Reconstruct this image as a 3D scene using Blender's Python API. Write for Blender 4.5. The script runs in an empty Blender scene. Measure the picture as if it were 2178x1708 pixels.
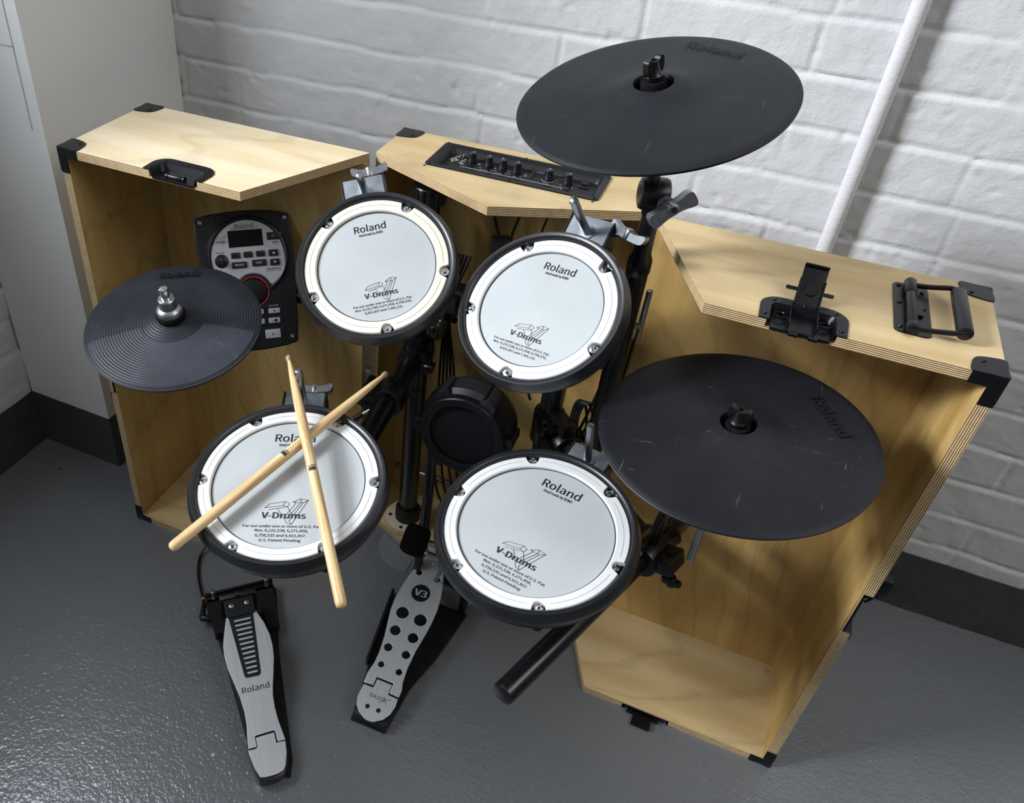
import bpy, bmesh, math, random
import numpy as np
from mathutils import Vector, Matrix, noise
R_ = math.radians
C = bpy.context.scene.collection
SC = bpy.context.scene

# ------------------------------------------------------------------ camera, world, light, exposure
cam_d = bpy.data.cameras.new('camera'); cam = bpy.data.objects.new('camera', cam_d); C.objects.link(cam)
cam.location = (1.0258, -1.4786, 1.4110)
cam.rotation_euler = (0.90484, -0.04006, 0.43212)
cam_d.sensor_width = 36; cam_d.lens = 29.438
cam_d.shift_x = 0.11167; cam_d.shift_y = -0.01099
cam_d.clip_start = 0.02
SC.camera = cam

world = bpy.data.worlds.new('room_daylight'); SC.world = world; world.use_nodes = True
wn = world.node_tree.nodes['Background']
wt = world.node_tree; wtc = wt.nodes.new('ShaderNodeTexCoord'); wsp = wt.nodes.new('ShaderNodeSeparateXYZ'); wrp = wt.nodes.new('ShaderNodeValToRGB')
wt.links.new(wtc.outputs['Generated'], wsp.inputs[0]); wt.links.new(wsp.outputs[2], wrp.inputs[0]); wt.links.new(wrp.outputs[0], wn.inputs[0])
wrp.color_ramp.elements[0].position = 0.0; wrp.color_ramp.elements[0].color = (.11, .107, .10, 1)      # dim room around, pale ceiling above
wrp.color_ramp.elements[1].position = 0.85; wrp.color_ramp.elements[1].color = (.75, .75, .76, 1)
we_ = wrp.color_ramp.elements.new(.45); we_.color = (.30, .295, .28, 1)
wn.inputs[1].default_value = 0.74

def area(name, loc, rot, sx, sy, power, col):
    l = bpy.data.lights.new(name, 'AREA'); l.shape = 'RECTANGLE'; l.size = sx; l.size_y = sy
    l.energy = power; l.color = col
    o = bpy.data.objects.new(name, l); C.objects.link(o); o.location = loc; o.rotation_euler = rot
    return o
# sky glow of the window in the left wall (opening y -1.95..-0.69, z 1.20..3.00)
area('window_glow', (-0.440, -1.13, 1.62), (0, R_(-90), 0), 1.0, 0.74, 30, (0.87, 0.93, 1.0))
# low bright sky further out, shining in through the same opening
area('outdoor_daylight', (-13.0, -9.9, 10.0), Vector((1, .71, -.70)).to_track_quat('-Z', 'Y').to_euler(), 3.2, 3.2, 4300, (0.95, 0.97, 1.0))
# fill lamp, no real window: added high at the right to lift the column
area('side_fill_light', (3.1, -1.1, 3.0), Vector((-2.8, .6, -2.3)).to_track_quat('-Z', 'Y').to_euler(), 1.6, 1.4, 30, (1.0, 0.98, 0.95))
SC.view_settings.view_transform = 'Standard'; SC.view_settings.look = 'None'
SC.view_settings.gamma = 1; SC.view_settings.exposure = 0.0; SC.view_settings.use_curve_mapping = False

# ------------------------------------------------------------------ materials
def lin(h):
    h = h.lstrip('#'); v = [int(h[i:i+2], 16) / 255 for i in (0, 2, 4)]
    return tuple(x / 12.92 if x < .04045 else ((x + .055) / 1.055) ** 2.4 for x in v) + (1,)
MATS = {}
class NT:
    def __init__(s, name):
        s.m = bpy.data.materials.new(name); s.m.use_nodes = True; s.t = s.m.node_tree
        s.b = s.t.nodes['Principled BSDF']; MATS[name] = s.m
    def n(s, typ, **kw):
        x = s.t.nodes.new(typ)
        for k, v in kw.items():
            if isinstance(k, str) and hasattr(x, k): setattr(x, k, v)
        return x
    def l(s, a, b): s.t.links.new(a, b)
    def inp(s, node, **kw):
        for k, v in kw.items(): node.inputs[k.replace('_', ' ')].default_value = v
        return node
    def coord(s, scale=(1, 1, 1), rot=(0, 0, 0), loc=(0, 0, 0)):
        tc = s.n('ShaderNodeTexCoord'); mp = s.n('ShaderNodeMapping')
        mp.inputs['Scale'].default_value = scale; mp.inputs['Rotation'].default_value = rot; mp.inputs['Location'].default_value = loc
        s.l(tc.outputs['Object'], mp.inputs['Vector']); return mp.outputs[0]
    def noise(s, vec, scale, detail=4, rough=.5, dist=0):
        x = s.n('ShaderNodeTexNoise'); s.l(vec, x.inputs['Vector'])
        x.inputs['Scale'].default_value = scale; x.inputs['Detail'].default_value = detail
        x.inputs['Roughness'].default_value = rough; x.inputs['Distortion'].default_value = dist
        return x.outputs['Fac']
    def ramp(s, fac, stops):
        x = s.n('ShaderNodeValToRGB'); s.l(fac, x.inputs[0]); e = x.color_ramp.elements
        while len(e) < len(stops): e.new(.5)
        for i, (p, c) in enumerate(stops):
            e[i].position = p; e[i].color = c if len(c) == 4 else c + (1,)
        return x.outputs[0]
    def mix(s, fac, a, b, mode='MIX'):
        x = s.n('ShaderNodeMixRGB', blend_type=mode)
        for i, v in enumerate((fac, a, b)):
            if hasattr(v, 'links') or hasattr(v, 'is_linked'): s.l(v, x.inputs[i])
            elif i == 0: x.inputs[0].default_value = v
            else: x.inputs[i].default_value = v
        return x.outputs[0]
    def math(s, op, a, b=0.0):
        x = s.n('ShaderNodeMath', operation=op)
        for i, v in enumerate((a, b)):
            if hasattr(v, 'is_linked'): s.l(v, x.inputs[i])
            else: x.inputs[i].default_value = v
        return x.outputs[0]
    def bump(s, h, strength, dist):
        x = s.n('ShaderNodeBump'); s.l(h, x.inputs['Height']); x.inputs['Strength'].default_value = strength
        x.inputs['Distance'].default_value = dist; s.l(x.outputs[0], s.b.inputs['Normal']); return x
    def base(s, col, rough=.5, metal=0, spec=None, coat=None):
        if hasattr(col, 'is_linked'): s.l(col, s.b.inputs['Base Color'])
        else: s.b.inputs['Base Color'].default_value = col if not isinstance(col, str) else lin(col)
        s.b.inputs['Roughness'].default_value = rough; s.b.inputs['Metallic'].default_value = metal
        if spec is not None: s.b.inputs['Specular IOR Level'].default_value = spec
        if coat: s.b.inputs['Coat Weight'].default_value = coat
        return s.m

def simple(name, col, rough=.5, metal=0, spec=None, var=.12, nscale=60, bump=0.0, bscale=400):
    t = NT(name); c = lin(col)
    v = t.coord(); f = t.noise(v, nscale, 3)
    d = tuple(x * (1 - var) for x in c[:3]) + (1,); e = tuple(min(1, x * (1 + var)) for x in c[:3]) + (1,)
    t.base(t.ramp(f, [(.3, d), (.7, e)]), rough, metal, spec)
    if bump: t.bump(t.noise(v, bscale, 2), bump, .0005)
    return t.m

def ply(name, axis, a, b, seed):
    t = NT(name)
    sc = [9.0, 9.0, 9.0]; sc[axis] = 0.9
    v = t.coord(tuple(sc), loc=(seed, seed * .37, seed * .71))
    broad = t.noise(v, 1.1, 3, .5, 1.6)
    w = t.n('ShaderNodeTexWave', wave_type='RINGS', rings_direction='SPHERICAL')
    vv = t.coord((2.6 if axis else 1.1, 3.0, 2.6 if axis == 0 else 1.1), loc=(seed * .3 - .4, .2, seed * .2))
    t.l(vv, w.inputs['Vector']); t.inp(w, Scale=2.4, Distortion=7.0, Detail=3.0)
    w.inputs['Detail Scale'].default_value = .9
    cath = t.ramp(w.outputs['Fac'], [(.0, (.0, .0, .0)), (.10, (1, 1, 1))])
    fs = [520.0, 520.0, 520.0]; fs[axis] = 14.0
    fine = t.noise(t.coord(tuple(fs)), 1.0, 2, .5)
    c = t.ramp(broad, [(.28, lin(b)), (.62, lin(a))])
    c = t.mix(.13, c, cath, 'MULTIPLY')
    c = t.mix(.16, c, t.ramp(fine, [(.3, (.45, .36, .25)), (.6, (1, 1, 1))]), 'MULTIPLY')
    kn = t.n('ShaderNodeTexVoronoi'); t.l(t.coord((3.1, 3.1, 3.1), loc=(seed * 1.3, 0, seed)), kn.inputs['Vector']); kn.inputs['Scale'].default_value = 1.6
    c = t.mix(.55, c, t.ramp(kn.outputs['Distance'], [(.015, (.55, .40, .22)), (.045, (1, 1, 1))]), 'MULTIPLY')
    sm = t.noise(t.coord((5, 5, 5), loc=(seed * 2, 1, 0)), 1.0, 4, .6)
    c = t.mix(.35, c, t.ramp(sm, [(.32, (.62, .60, .56)), (.45, (1, 1, 1))]), 'MULTIPLY')
    t.base(c, .42, 0, .35)
    t.bump(fine, .12, .0004)
    return t.m
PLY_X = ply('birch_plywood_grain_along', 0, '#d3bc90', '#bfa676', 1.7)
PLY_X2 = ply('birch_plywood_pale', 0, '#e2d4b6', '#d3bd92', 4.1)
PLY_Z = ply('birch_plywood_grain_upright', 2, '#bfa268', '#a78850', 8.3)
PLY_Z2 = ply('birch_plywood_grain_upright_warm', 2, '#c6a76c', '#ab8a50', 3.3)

def edge(name, axis):
    t = NT(name); tc = t.n('ShaderNodeTexCoord'); sp = t.n('ShaderNodeSeparateXYZ'); t.l(tc.outputs['Object'], sp.inputs[0])
    k = t.math('MULTIPLY', sp.outputs[axis], 2 * math.pi / .0027)
    wob = t.noise(t.coord((6, 6, 6)), 1.0, 2)
    k = t.math('ADD', k, t.math('MULTIPLY', wob, 2.2))
    s = t.math('ADD', t.math('MULTIPLY', t.math('SINE', k), .5), .5)
    c = t.ramp(s, [(.25, lin('#6e543a')), (.6, lin('#dcc59a'))])
    f = t.noise(t.coord((90, 90, 90)), 1.0, 3)
    c = t.mix(.3, c, t.ramp(f, [(.3, (.5, .42, .33)), (.6, (1, 1, 1))]), 'MULTIPLY')
    t.base(c, .6, 0, .25); return t.m
EDGE = [edge('plywood_layers_%s' % n, i) for i, n in enumerate(('across', 'deep', 'upright'))]

def paint(name, col, s1, d1, s2, d2, rough=.62, spec=.35):
    t = NT(name); v = t.coord()
    f = t.noise(v, 3.0, 3); c = lin(col)
    t.base(t.ramp(f, [(.3, tuple(x * .94 for x in c[:3])), (.7, c)]), rough, 0, spec)
    h = t.math('ADD', t.math('MULTIPLY', t.noise(v, s1, 3, .55), d1), t.math('MULTIPLY', t.noise(v, s2, 4, .6), d2))
    t.bump(h, 1.0, 1.0); return t.m
BRICK = paint('white_painted_brick', '#cbcdd0', 330, .00045, 70, .0011)
PIPE = paint('white_pipe_paint', '#c9c8cc', 260, .0006, 60, .0010, .5)
PANEL = paint('white_panel_paint', '#d6d8d8', 420, .00035, 30, .0003, .6)
def floor_mat():
    t = NT('grey_floor_paint'); v = t.coord()
    f = t.noise(v, 2.2, 4, .6); sp = t.noise(v, 150, 2)
    c = t.ramp(f, [(.3, lin('#62666b')), (.72, lin('#6a6e73'))])
    c = t.mix(1.0, c, t.ramp(sp, [(.70, (0, 0, 0)), (.78, (.10, .10, .10))]), 'ADD')
    t.base(c, .30, 0, 1.0)
    rr = t.ramp(t.noise(v, 5, 3), [(.3, (.17, .17, .17)), (.7, (.25, .25, .25))]); t.l(rr, t.b.inputs['Roughness'])
    h = t.math('ADD', t.math('MULTIPLY', t.noise(v, 150, 2, .5, .4), .0011), t.math('MULTIPLY', t.noise(v, 45, 3), .0011))
    t.bump(h, 1.0, 1.0); return t.m
FLOOR = floor_mat()
def base_mat():
    t = NT('dark_grey_skirting_paint'); v = t.coord()
    t.base(t.ramp(t.noise(v, 7, 5, .6), [(.3, lin('#36383a')), (.7, lin('#414446'))]), .42, 0, .4)
    t.bump(t.math('MULTIPLY', t.noise(v, 40, 5, .6), .004), 1.0, 1.0); return t.m
SKIRT = base_mat()
def skirt_smooth():
    return paint('dark_grey_smooth_paint', '#3f4244', 300, .0003, 20, .0006, .42, .4)
SKIRT2 = skirt_smooth()

def rubber(name, col, period, depth, rough=.55, scuff=.5, sector=False):
    t = NT(name); tc = t.n('ShaderNodeTexCoord'); sp = t.n('ShaderNodeSeparateXYZ'); t.l(tc.outputs['Object'], sp.inputs[0])
    r = t.math('SQRT', t.math('ADD', t.math('MULTIPLY', sp.outputs[0], sp.outputs[0]), t.math('MULTIPLY', sp.outputs[1], sp.outputs[1])))
    h = t.math('MULTIPLY', t.math('SINE', t.math('MULTIPLY', r, 2 * math.pi / period)), depth)
    v = t.coord(); f = t.noise(v, 9, 4, .6)
    c0 = lin(col); c1 = tuple(x * 1.7 for x in c0[:3]) + (1,)
    c = t.ramp(f, [(.38, c0), (.66, c1)])
    st = t.noise(t.coord((14, 130, 14), rot=(0, 0, .7)), 1.0, 5, .7, .8)
    st2 = t.noise(t.coord((120, 16, 14), rot=(0, 0, .4), loc=(3, 1, 0)), 1.0, 5, .7, .8)
    c = t.mix(scuff, c, t.ramp(st, [(.66, (0, 0, 0)), (.80, (.22, .23, .26))]), 'ADD')
    c = t.mix(scuff * .8, c, t.ramp(st2, [(.67, (0, 0, 0)), (.80, (.20, .21, .24))]), 'ADD')
    t.base(c, rough, 0, .28)
    t.bump(h, 1.0, 1.0); return t.m
CYM = rubber('cymbal_rubber_black', '#131519', .0030, .00006, .50, .55)
CYM2 = rubber('cymbal_rubber_black_worn', '#121318', .0031, .00008, .48, 1.0)
HAT = rubber('hihat_rubber_dark', '#1a1c22', .0040, .00022, .46, .45)
HATL = rubber('hihat_rubber_edge_zone', '#2b2e35', .0040, .00022, .44, 1.0)
CYMTXT = simple('embossed_rubber', '#14161a', .45, 0, .5)
RIM = simple('rim_rubber', '#15171b', .34, 0, .6, .3, 25, .2, 600)
SHELL = simple('black_shell_plastic', '#141518', .5, 0, .4, .2, 40, .3, 900)
PBLK = simple('black_plastic', '#0c0d0f', .42, 0, .35, .2, 40, .25, 1200)
PDRK = simple('satin_black_plastic', '#15161a', .34, 0, .4, .15, 40, .2, 1500)
CLAMP = simple('clamp_black_plastic', '#0b0b0c', .32, 0, .45)
MBLK = simple('black_powder_coat', '#101113', .42, 0, .5, .2, 60, .5, 1100)
MBLK2 = simple('black_metal_latch', '#101115', .30, .35, .5, .2, 60, .2, 1300)
TUBE = simple('black_tube_gloss', '#0d0e11', .26, 0, .5, .2, 30)
HOOP_W = simple('white_hoop_plastic', '#d2d4d6', .33, 0, .5, .03, 30)
HOOP_I = simple('ivory_hoop_plastic', '#d8d6c8', .33, 0, .5, .03, 30)
GROOVE = simple('hoop_groove_grey', '#8f908e', .6)
def mesh_head():
    t = NT('mesh_head_grey'); v = t.coord()
    f = t.noise(v, 14, 3); c = t.ramp(f, [(.3, lin('#a8adb0')), (.7, lin('#afb4b7'))])
    w = t.n('ShaderNodeTexWave', wave_type='BANDS', bands_direction='X'); t.l(v, w.inputs['Vector']); w.inputs['Scale'].default_value = 500
    w2 = t.n('ShaderNodeTexWave', wave_type='BANDS', bands_direction='Y'); t.l(v, w2.inputs['Vector']); w2.inputs['Scale'].default_value = 500
    c = t.mix(.05, c, t.mix(.5, w.outputs['Fac'], w2.outputs['Fac']), 'MULTIPLY')
    st = t.noise(v, 26, 2); c = t.mix(.18, c, t.ramp(st, [(.70, (1, 1, 1)), (.76, (.72, .71, .68))]), 'MULTIPLY')
    return t.base(c, .6, 0, .3)
HEAD = mesh_head()
INK = simple('printed_black_ink', '#20242b', .6)
CHROME = simple('chrome', '#d8dade', .12, 1, None, .05)
STEEL = simple('satin_steel', '#9a9ea3', .36, 1, None, .15, 120)
ZINC = simple('zinc_plate', '#a2a9b4', .42, 1, None, .35, 26)
def brushed(name, rot):
    t = NT(name); mp = t.n('ShaderNodeMapping'); mp.inputs['Scale'].default_value = (900, 5, 5)
    t.l(t.coord(rot=(0, 0, rot)), mp.inputs['Vector']); f = t.noise(mp.outputs[0], 1.0, 3, .6)
    g = t.noise(t.coord((6, 6, 6)), 1.0, 3)
    c = t.ramp(f, [(.2, lin('#b4b8bc')), (.8, lin('#d6dadd'))])
    c = t.mix(.25, c, t.ramp(g, [(.3, (.7, .7, .7)), (.7, (1, 1, 1))]), 'MULTIPLY')
    t.base(c, .40, .55, .5); t.bump(f, .10, .0004); return t.m
BRUSH = brushed('brushed_aluminium', -0.075); BRUSH2 = brushed('brushed_aluminium_angled', -.742)
SILV = simple('silver_panel_plastic', '#b9bbc2', .42, .15, .5, .04)
SILB = simple('silver_button', '#b4b8bf', .4, .2, .5, .04)
RED = simple('red_ring_plastic', '#b3222c', .35)
SCREEN = simple('dark_display_glass', '#0a0807', .55, 0, .15)
WHT = simple('white_print', '#d9dadb', .6)
FELT = simple('black_felt', '#131215', .95, 0, .1, .4, 300, 1.0, 2500)
CLOTH = simple('black_cloth', '#24272b', .9, 0, .2, .15, 30, .6, 3000)
SHCH = simple('ear_plastic_grey', '#26282e', .45, 0, .4)
def wood_stick():
    t = NT('hickory_stick'); v = t.coord((90, 90, 5))
    c = t.ramp(t.noise(v, 2.0, 4, .6), [(.3, lin('#b08a58')), (.65, lin('#dcc193'))])
    return t.base(c, .36, 0, .45)
STICK = wood_stick()
STIP = simple('worn_stick_tip', '#8d7c66', .6)
FLG = ply('flange_plywood', 0, '#d9cdb8', '#c5b59b', 6.0)
CABLE = simple('black_cable', '#0c0c0d', .4, 0, .4)
CABR = simple('dark_red_wire', '#5a1418', .5)
CABY = simple('yellow_marker_tape', '#c98a1c', .5)
GREEN = simple('green_print', '#2fae35', .5)
def perf():
    t = NT('dotted_metal_plate'); tc = t.n('ShaderNodeTexCoord'); mp = t.n('ShaderNodeMapping'); mp.inputs['Scale'].default_value = (215, 215, 215); mp.inputs['Rotation'].default_value = (0, 0, .78)
    t.l(tc.outputs['Object'], mp.inputs['Vector'])
    vo = t.n('ShaderNodeTexVoronoi'); t.l(mp.outputs[0], vo.inputs['Vector']); vo.inputs['Scale'].default_value = 1; vo.inputs['Randomness'].default_value = 0
    f = t.ramp(vo.outputs['Distance'], [(.22, (1, 1, 1)), (.30, (0, 0, 0))])
    t.base(t.mix(f, lin('#85898e'), lin('#f0f2f4')), .35, .3); return t.m
PERF = perf()
HOLE = simple('drilled_hole_dark', '#0a0806', .8)

# ------------------------------------------------------------------ geometry helpers
def I(): return Matrix.Identity(4)
def frame(c, n, x):
    n = Vector(n).normalized(); x = Vector(x); x = (x - n * x.dot(n)).normalized(); y = n.cross(x)
    m = Matrix((x, y, n)).transposed().to_4x4(); m.translation = Vector(c); return m
def along(p0, p1):
    d = (Vector(p1) - Vector(p0)); z = d.normalized()
    x = Vector((1, 0, 0)) if abs(z.x) < .9 else Vector((0, 1, 0))
    m = frame(p0, z, x); return m, d.length
def lathe(bm, prof, M=None, n=48, mi=0):
    M = M or I(); rings = []
    for r, z in prof:
        if r < 1e-6: rings.append([bm.verts.new(M @ Vector((0, 0, z)))])
        else: rings.append([bm.verts.new(M @ Vector((r * math.cos(2 * math.pi * i / n), r * math.sin(2 * math.pi * i / n), z))) for i in range(n)])
    for a, b in zip(rings, rings[1:]):
        for i in range(n):
            j = (i + 1) % n
            if len(a) == 1 and len(b) == 1: continue
            if len(a) == 1: f = bm.faces.new((a[0], b[i], b[j]))
            elif len(b) == 1: f = bm.faces.new((a[i], b[0], a[j]))
            else: f = bm.faces.new((a[i], b[i], b[j], a[j]))
            f.material_index = mi
    return bm
def cyl(bm, p0, p1, r0, r1=None, n=24, mi=0, bev=0.0):
    r1 = r0 if r1 is None else r1; M, L = along(p0, p1)
    b = min(bev, r0 * .9, r1 * .9, L * .4)
    if b > 0: pr = [(0, 0), (r0 - b, 0), (r0 - b * .3, b * .3), (r0, b), (r1, L - b), (r1 - b * .3, L - b * .3), (r1 - b, L), (0, L)]
    else: pr = [(0, 0), (r0, 0), (r1, L), (0, L)]
    return lathe(bm, pr, M, n, mi)
def box(bm, x0, x1, y0, y1, z0, z1, M=None, mi=0):
    M = M or I()
    v = [bm.verts.new(M @ Vector(p)) for p in ((x0, y0, z0), (x1, y0, z0), (x1, y1, z0), (x0, y1, z0), (x0, y0, z1), (x1, y0, z1), (x1, y1, z1), (x0, y1, z1))]
    for q in ((3, 2, 1, 0), (4, 5, 6, 7), (0, 1, 5, 4), (1, 2, 6, 5), (2, 3, 7, 6), (3, 0, 4, 7)):
        bm.faces.new([v[i] for i in q]).material_index = mi
    return v
def rbox(bm, x0, x1, y0, y1, z0, z1, b=.002, M=None, seg=2):
    t = bmesh.new(); box(t, x0, x1, y0, y1, z0, z1)
    bmesh.ops.bevel(t, geom=list(t.edges), offset=b, segments=seg, affect='EDGES', profile=.6)
    me = bpy.data.meshes.new('tmp'); t.to_mesh(me); t.free()
    if M: me.transform(M)
    bm.from_mesh(me); bpy.data.meshes.remove(me); return bm
def prism(bm, pts, z0, z1, M=None, mi=0):
    M = M or I()
    s = sum(a[0] * b[1] - b[0] * a[1] for a, b in zip(pts, pts[1:] + pts[:1]))
    if s < 0: pts = pts[::-1]
    lo = [bm.verts.new(M @ Vector((x, y, z0))) for x, y in pts]; hi = [bm.verts.new(M @ Vector((x, y, z1))) for x, y in pts]
    bm.faces.new(lo[::-1]).material_index = mi; bm.faces.new(hi).material_index = mi
    for i in range(len(pts)):
        j = (i + 1) % len(pts); bm.faces.new((lo[i], lo[j], hi[j], hi[i])).material_index = mi
    return bm
def shape(bm, loops, z0, z1, bev=0.0, M=None):
    """flat shape with holes, as 2-D curve filled and extruded"""
    cu = bpy.data.curves.new('tmp', 'CURVE'); cu.dimensions = '2D'; cu.fill_mode = 'BOTH'
    for L in loops:
        s = cu.splines.new('POLY'); s.points.add(len(L) - 1); s.use_cyclic_u = True
        for i, (x, y) in enumerate(L): s.points[i].co = (x, y, 0, 1)
    cu.extrude = max((z1 - z0) / 2 - bev, 1e-5); cu.bevel_depth = bev; cu.bevel_resolution = 1; cu.offset = -bev
    ob = bpy.data.objects.new('tmp', cu); me = bpy.data.meshes.new_from_object(ob)
    me.transform(Matrix.Translation((0, 0, (z0 + z1) / 2)))
    if M: me.transform(M)
    bm.from_mesh(me); bpy.data.objects.remove(ob); bpy.data.curves.remove(cu); bpy.data.meshes.remove(me); return bm
try: FONT = bpy.data.fonts.load(bpy.utils.system_resource('DATAFILES') + '/fonts/Noto Sans CJK Regular.woff2')
except Exception: FONT = None
_CAP = []
def _glyphs(t, size=1.0, shear=0.0, ext=0.0):
    cu = bpy.data.curves.new('tmp', 'FONT'); cu.body = t; cu.size = size; cu.align_x = 'CENTER'; cu.align_y = 'CENTER'
    if FONT: cu.font = FONT
    cu.extrude = ext; cu.resolution_u = 3; cu.shear = shear
    ob = bpy.data.objects.new('tmp', cu); me = bpy.data.meshes.new_from_object(ob)
    bpy.data.objects.remove(ob); bpy.data.curves.remove(cu); return me
def text(bm, s, size, cx, cy, z, rot=0, sx=1.0, bold=0.0, M=None, ext=.00008, shear=0.0, w=None):
    """size: cap height is 0.7 * size; w: overall width if given"""
    if not _CAP:
        m = _glyphs('H'); _CAP.append(.7 / max(1e-6, max(v.co.y for v in m.vertices) - min(v.co.y for v in m.vertices)))
    me = _glyphs(s, size * _CAP[0], shear, ext)
    xs = [v.co.x for v in me.vertices]; ys = [v.co.y for v in me.vertices]
    if not xs: return bm
    if w: sx = w / (max(xs) - min(xs))
    off = -(min(ys) + .35 * size) if s[0].isalnum() else 0
    me.transform(Matrix.Translation((cx, cy, z)) @ Matrix.Rotation(rot, 4, 'Z') @ Matrix.Diagonal((sx, 1, 1, 1)) @ Matrix.Translation((-(max(xs) + min(xs)) / 2, off, 0)))
    for k in ((-1, 0, 1) if bold else (0,)):            # heavier strokes: the same letters a hair apart
        m2 = me.copy(); m2.transform(Matrix.Translation((k * bold * size * .8, 0, abs(k) * 1e-5)))
        if M: m2.transform(M)
        bm.from_mesh(m2); bpy.data.meshes.remove(m2)
    bpy.data.meshes.remove(me); return bm
def circ(cx, cy, r, n=28): return [(cx + r * math.cos(2 * math.pi * i / n), cy + r * math.sin(2 * math.pi * i / n)) for i in range(n)]
def rrect(x0, x1, y0, y1, r, n=5):
    o = []
    for (cx, cy, a) in ((x1 - r, y1 - r, 0), (x0 + r, y1 - r, 90), (x0 + r, y0 + r, 180), (x1 - r, y0 + r, 270)):
        o += [(cx + r * math.cos(R_(a + 90 * i / n)), cy + r * math.sin(R_(a + 90 * i / n))) for i in range(n + 1)]
    return o
def smooth2(pts, k=4, closed=True):
    o = []; n = len(pts)
    for i in range(n):
        p0, p1, p2, p3 = (pts[(i + d) % n] for d in (-1, 0, 1, 2))
        for j in range(k):
            t = j / k
            o.append(tuple(.5 * ((2 * p1[q]) + (-p0[q] + p2[q]) * t + (2 * p0[q] - 5 * p1[q] + 4 * p2[q] - p3[q]) * t * t + (-p0[q] + 3 * p1[q] - 3 * p2[q] + p3[q]) * t ** 3) for q in (0, 1)))
    return o
def spline(pts, k=8):
    P = [Vector(p) for p in pts]; P = [P[0] * 2 - P[1]] + P + [P[-1] * 2 - P[-2]]; o = []
    for i in range(1, len(P) - 2):
        for j in range(k):
            t = j / k; a, b, c, d = P[i - 1:i + 3]
            o.append(.5 * ((2 * b) + (c - a) * t + (2 * a - 5 * b + 4 * c - d) * t * t + (-a + 3 * b - 3 * c + d) * t ** 3))
    o.append(P[-2]); return o
def tube(bm, pts, r, n=10, k=8, sm=True):
    P = spline(pts, k) if sm else [Vector(p) for p in pts]
    up = Vector((0, 0, 1)); rings = []
    x = None
    for i, p in enumerate(P):
        d = (P[min(i + 1, len(P) - 1)] - P[max(i - 1, 0)]).normalized()
        if x is None:
            x = d.cross(up); x = x.normalized() if x.length > .05 else Vector((1, 0, 0))
        x = (x - d * x.dot(d)).normalized(); y = d.cross(x)
        rings.append([bm.verts.new(p + (x * math.cos(2 * math.pi * a / n) + y * math.sin(2 * math.pi * a / n)) * r) for a in range(n)])
    for a, b in zip(rings, rings[1:]):
        for i in range(n): bm.faces.new((a[i], a[(i + 1) % n], b[(i + 1) % n], b[i]))
    bm.faces.new(rings[0][::-1]); bm.faces.new(rings[-1]); return bm
def obj(name, bm, mat, parent=None, ang=35, mats=None, label=None):
    bmesh.ops.recalc_face_normals(bm, faces=bm.faces)
    me = bpy.data.meshes.new(name); bm.to_mesh(me); bm.free()
    for m in (mats or [mat]): me.materials.append(m)
    if not mats:
        for p in me.polygons: p.material_index = 0
    me.shade_smooth(); me.set_sharp_from_angle(angle=R_(ang))
    o = bpy.data.objects.new(name, me); C.objects.link(o)
    if parent: o.parent = parent
    if label: o['label'] = label
    return o
def thing(name, label, cat, M=None, group=None):
    o = bpy.data.objects.new(name, None); C.objects.link(o); o.empty_display_size = .05
    o['label'] = label; o['category'] = cat
    if group: o['group'] = group
    if M is not None: o.matrix_world = M
    return o
def tag(o, label, cat, group=None):
    o['label'] = label; o['category'] = cat
    if group: o['group'] = group
    return o
def T(x, y, z=0): return Matrix.Translation((x, y, z))
B = bmesh.new
random.seed(4)

# ------------------------------------------------------------------ setting
def struct(o): o['kind'] = 'structure'; return o
b = B(); box(b, -2.0, 5.0, -4.6, .02, -.05, 0); struct(obj('floor', b, FLOOR))

def brick_sheet(name, w0, w1, z0, z1, step, place, course=.0836, z_off=.0175, length=.268, seed=0, amp=.0038):
    """painted brick face as displaced sheet; place(u, z, d) -> world point, d = outward height"""
    nu = int((w1 - w0) / step) + 1; nz = int((z1 - z0) / step) + 1
    U = np.linspace(w0, w1, nu); Zs = np.linspace(z0, z1, nz)
    rnd = random.Random(seed)
    rows = int(z1 / course) + 3
    offs = [((.5 * length if r % 2 else 0) + rnd.uniform(-.012, .012)) for r in range(rows)]
    hdr = [r % 4 == 1 for r in range(rows)]
    b = B(); vs = []
    for zz in Zs:
        row = []
        for u in U:
            wob = noise.noise(Vector((u * 9, zz * 9, seed))) * .006
            zc = (zz + wob - z_off) / course; r = int(math.floor(zc)); fz = (zc - r) * course
            L = length * (.5 if hdr[r % rows] else 1.0)
            uc = (u + wob * .8 + offs[r % rows]) / L; k = math.floor(uc); fu = (uc - k) * L
            dz = min(fz, course - fz); du = min(fu, L - fu)
            hb = noise.noise(Vector((k * 7.3, r * 3.1, seed + 5)))
            hide = max(0.0, noise.noise(Vector((u * 3.1, zz * 5.0, seed + 9)))) * 1.5
            g = max(0, 1 - (dz / .0052) ** 2) * (1 - min(.9, hide)); g2 = max(0, 1 - (du / .0048) ** 2) * (1 - min(1, hide * 2.2 + .25))
            tilt = (fz / course - .5) * .0026
            d = hb * .0014 + tilt - amp * max(g, g2 * .9) + noise.fractal(Vector((u * 26, zz * 26, seed)), 1.0, 2.1, 5) * .0011
            ct = noise.noise(Vector((u * 38, zz * 52, 7))); d -= .0022 * max(0, ct - .42) * 3; d += .0018 * max(0, noise.noise(Vector((u * 60, zz * 60, 21))) - .5) * 3
            d += noise.noise(Vector((u * 5, zz * 5, 2))) * .002
            row.append(b.verts.new(place(u, zz, d)))
        vs.append(row)
    for a, c in zip(vs, vs[1:]):
        for i in range(nu - 1): b.faces.new((a[i], a[i + 1], c[i + 1], c[i]))
    o = obj(name, b, BRICK, ang=80); struct(o); return o
HB = .148
brick_sheet('wall_back', -.15, 2.25, .12, 1.45, .0045, lambda u, z, d: Vector((u, -d, z)), seed=3)
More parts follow.
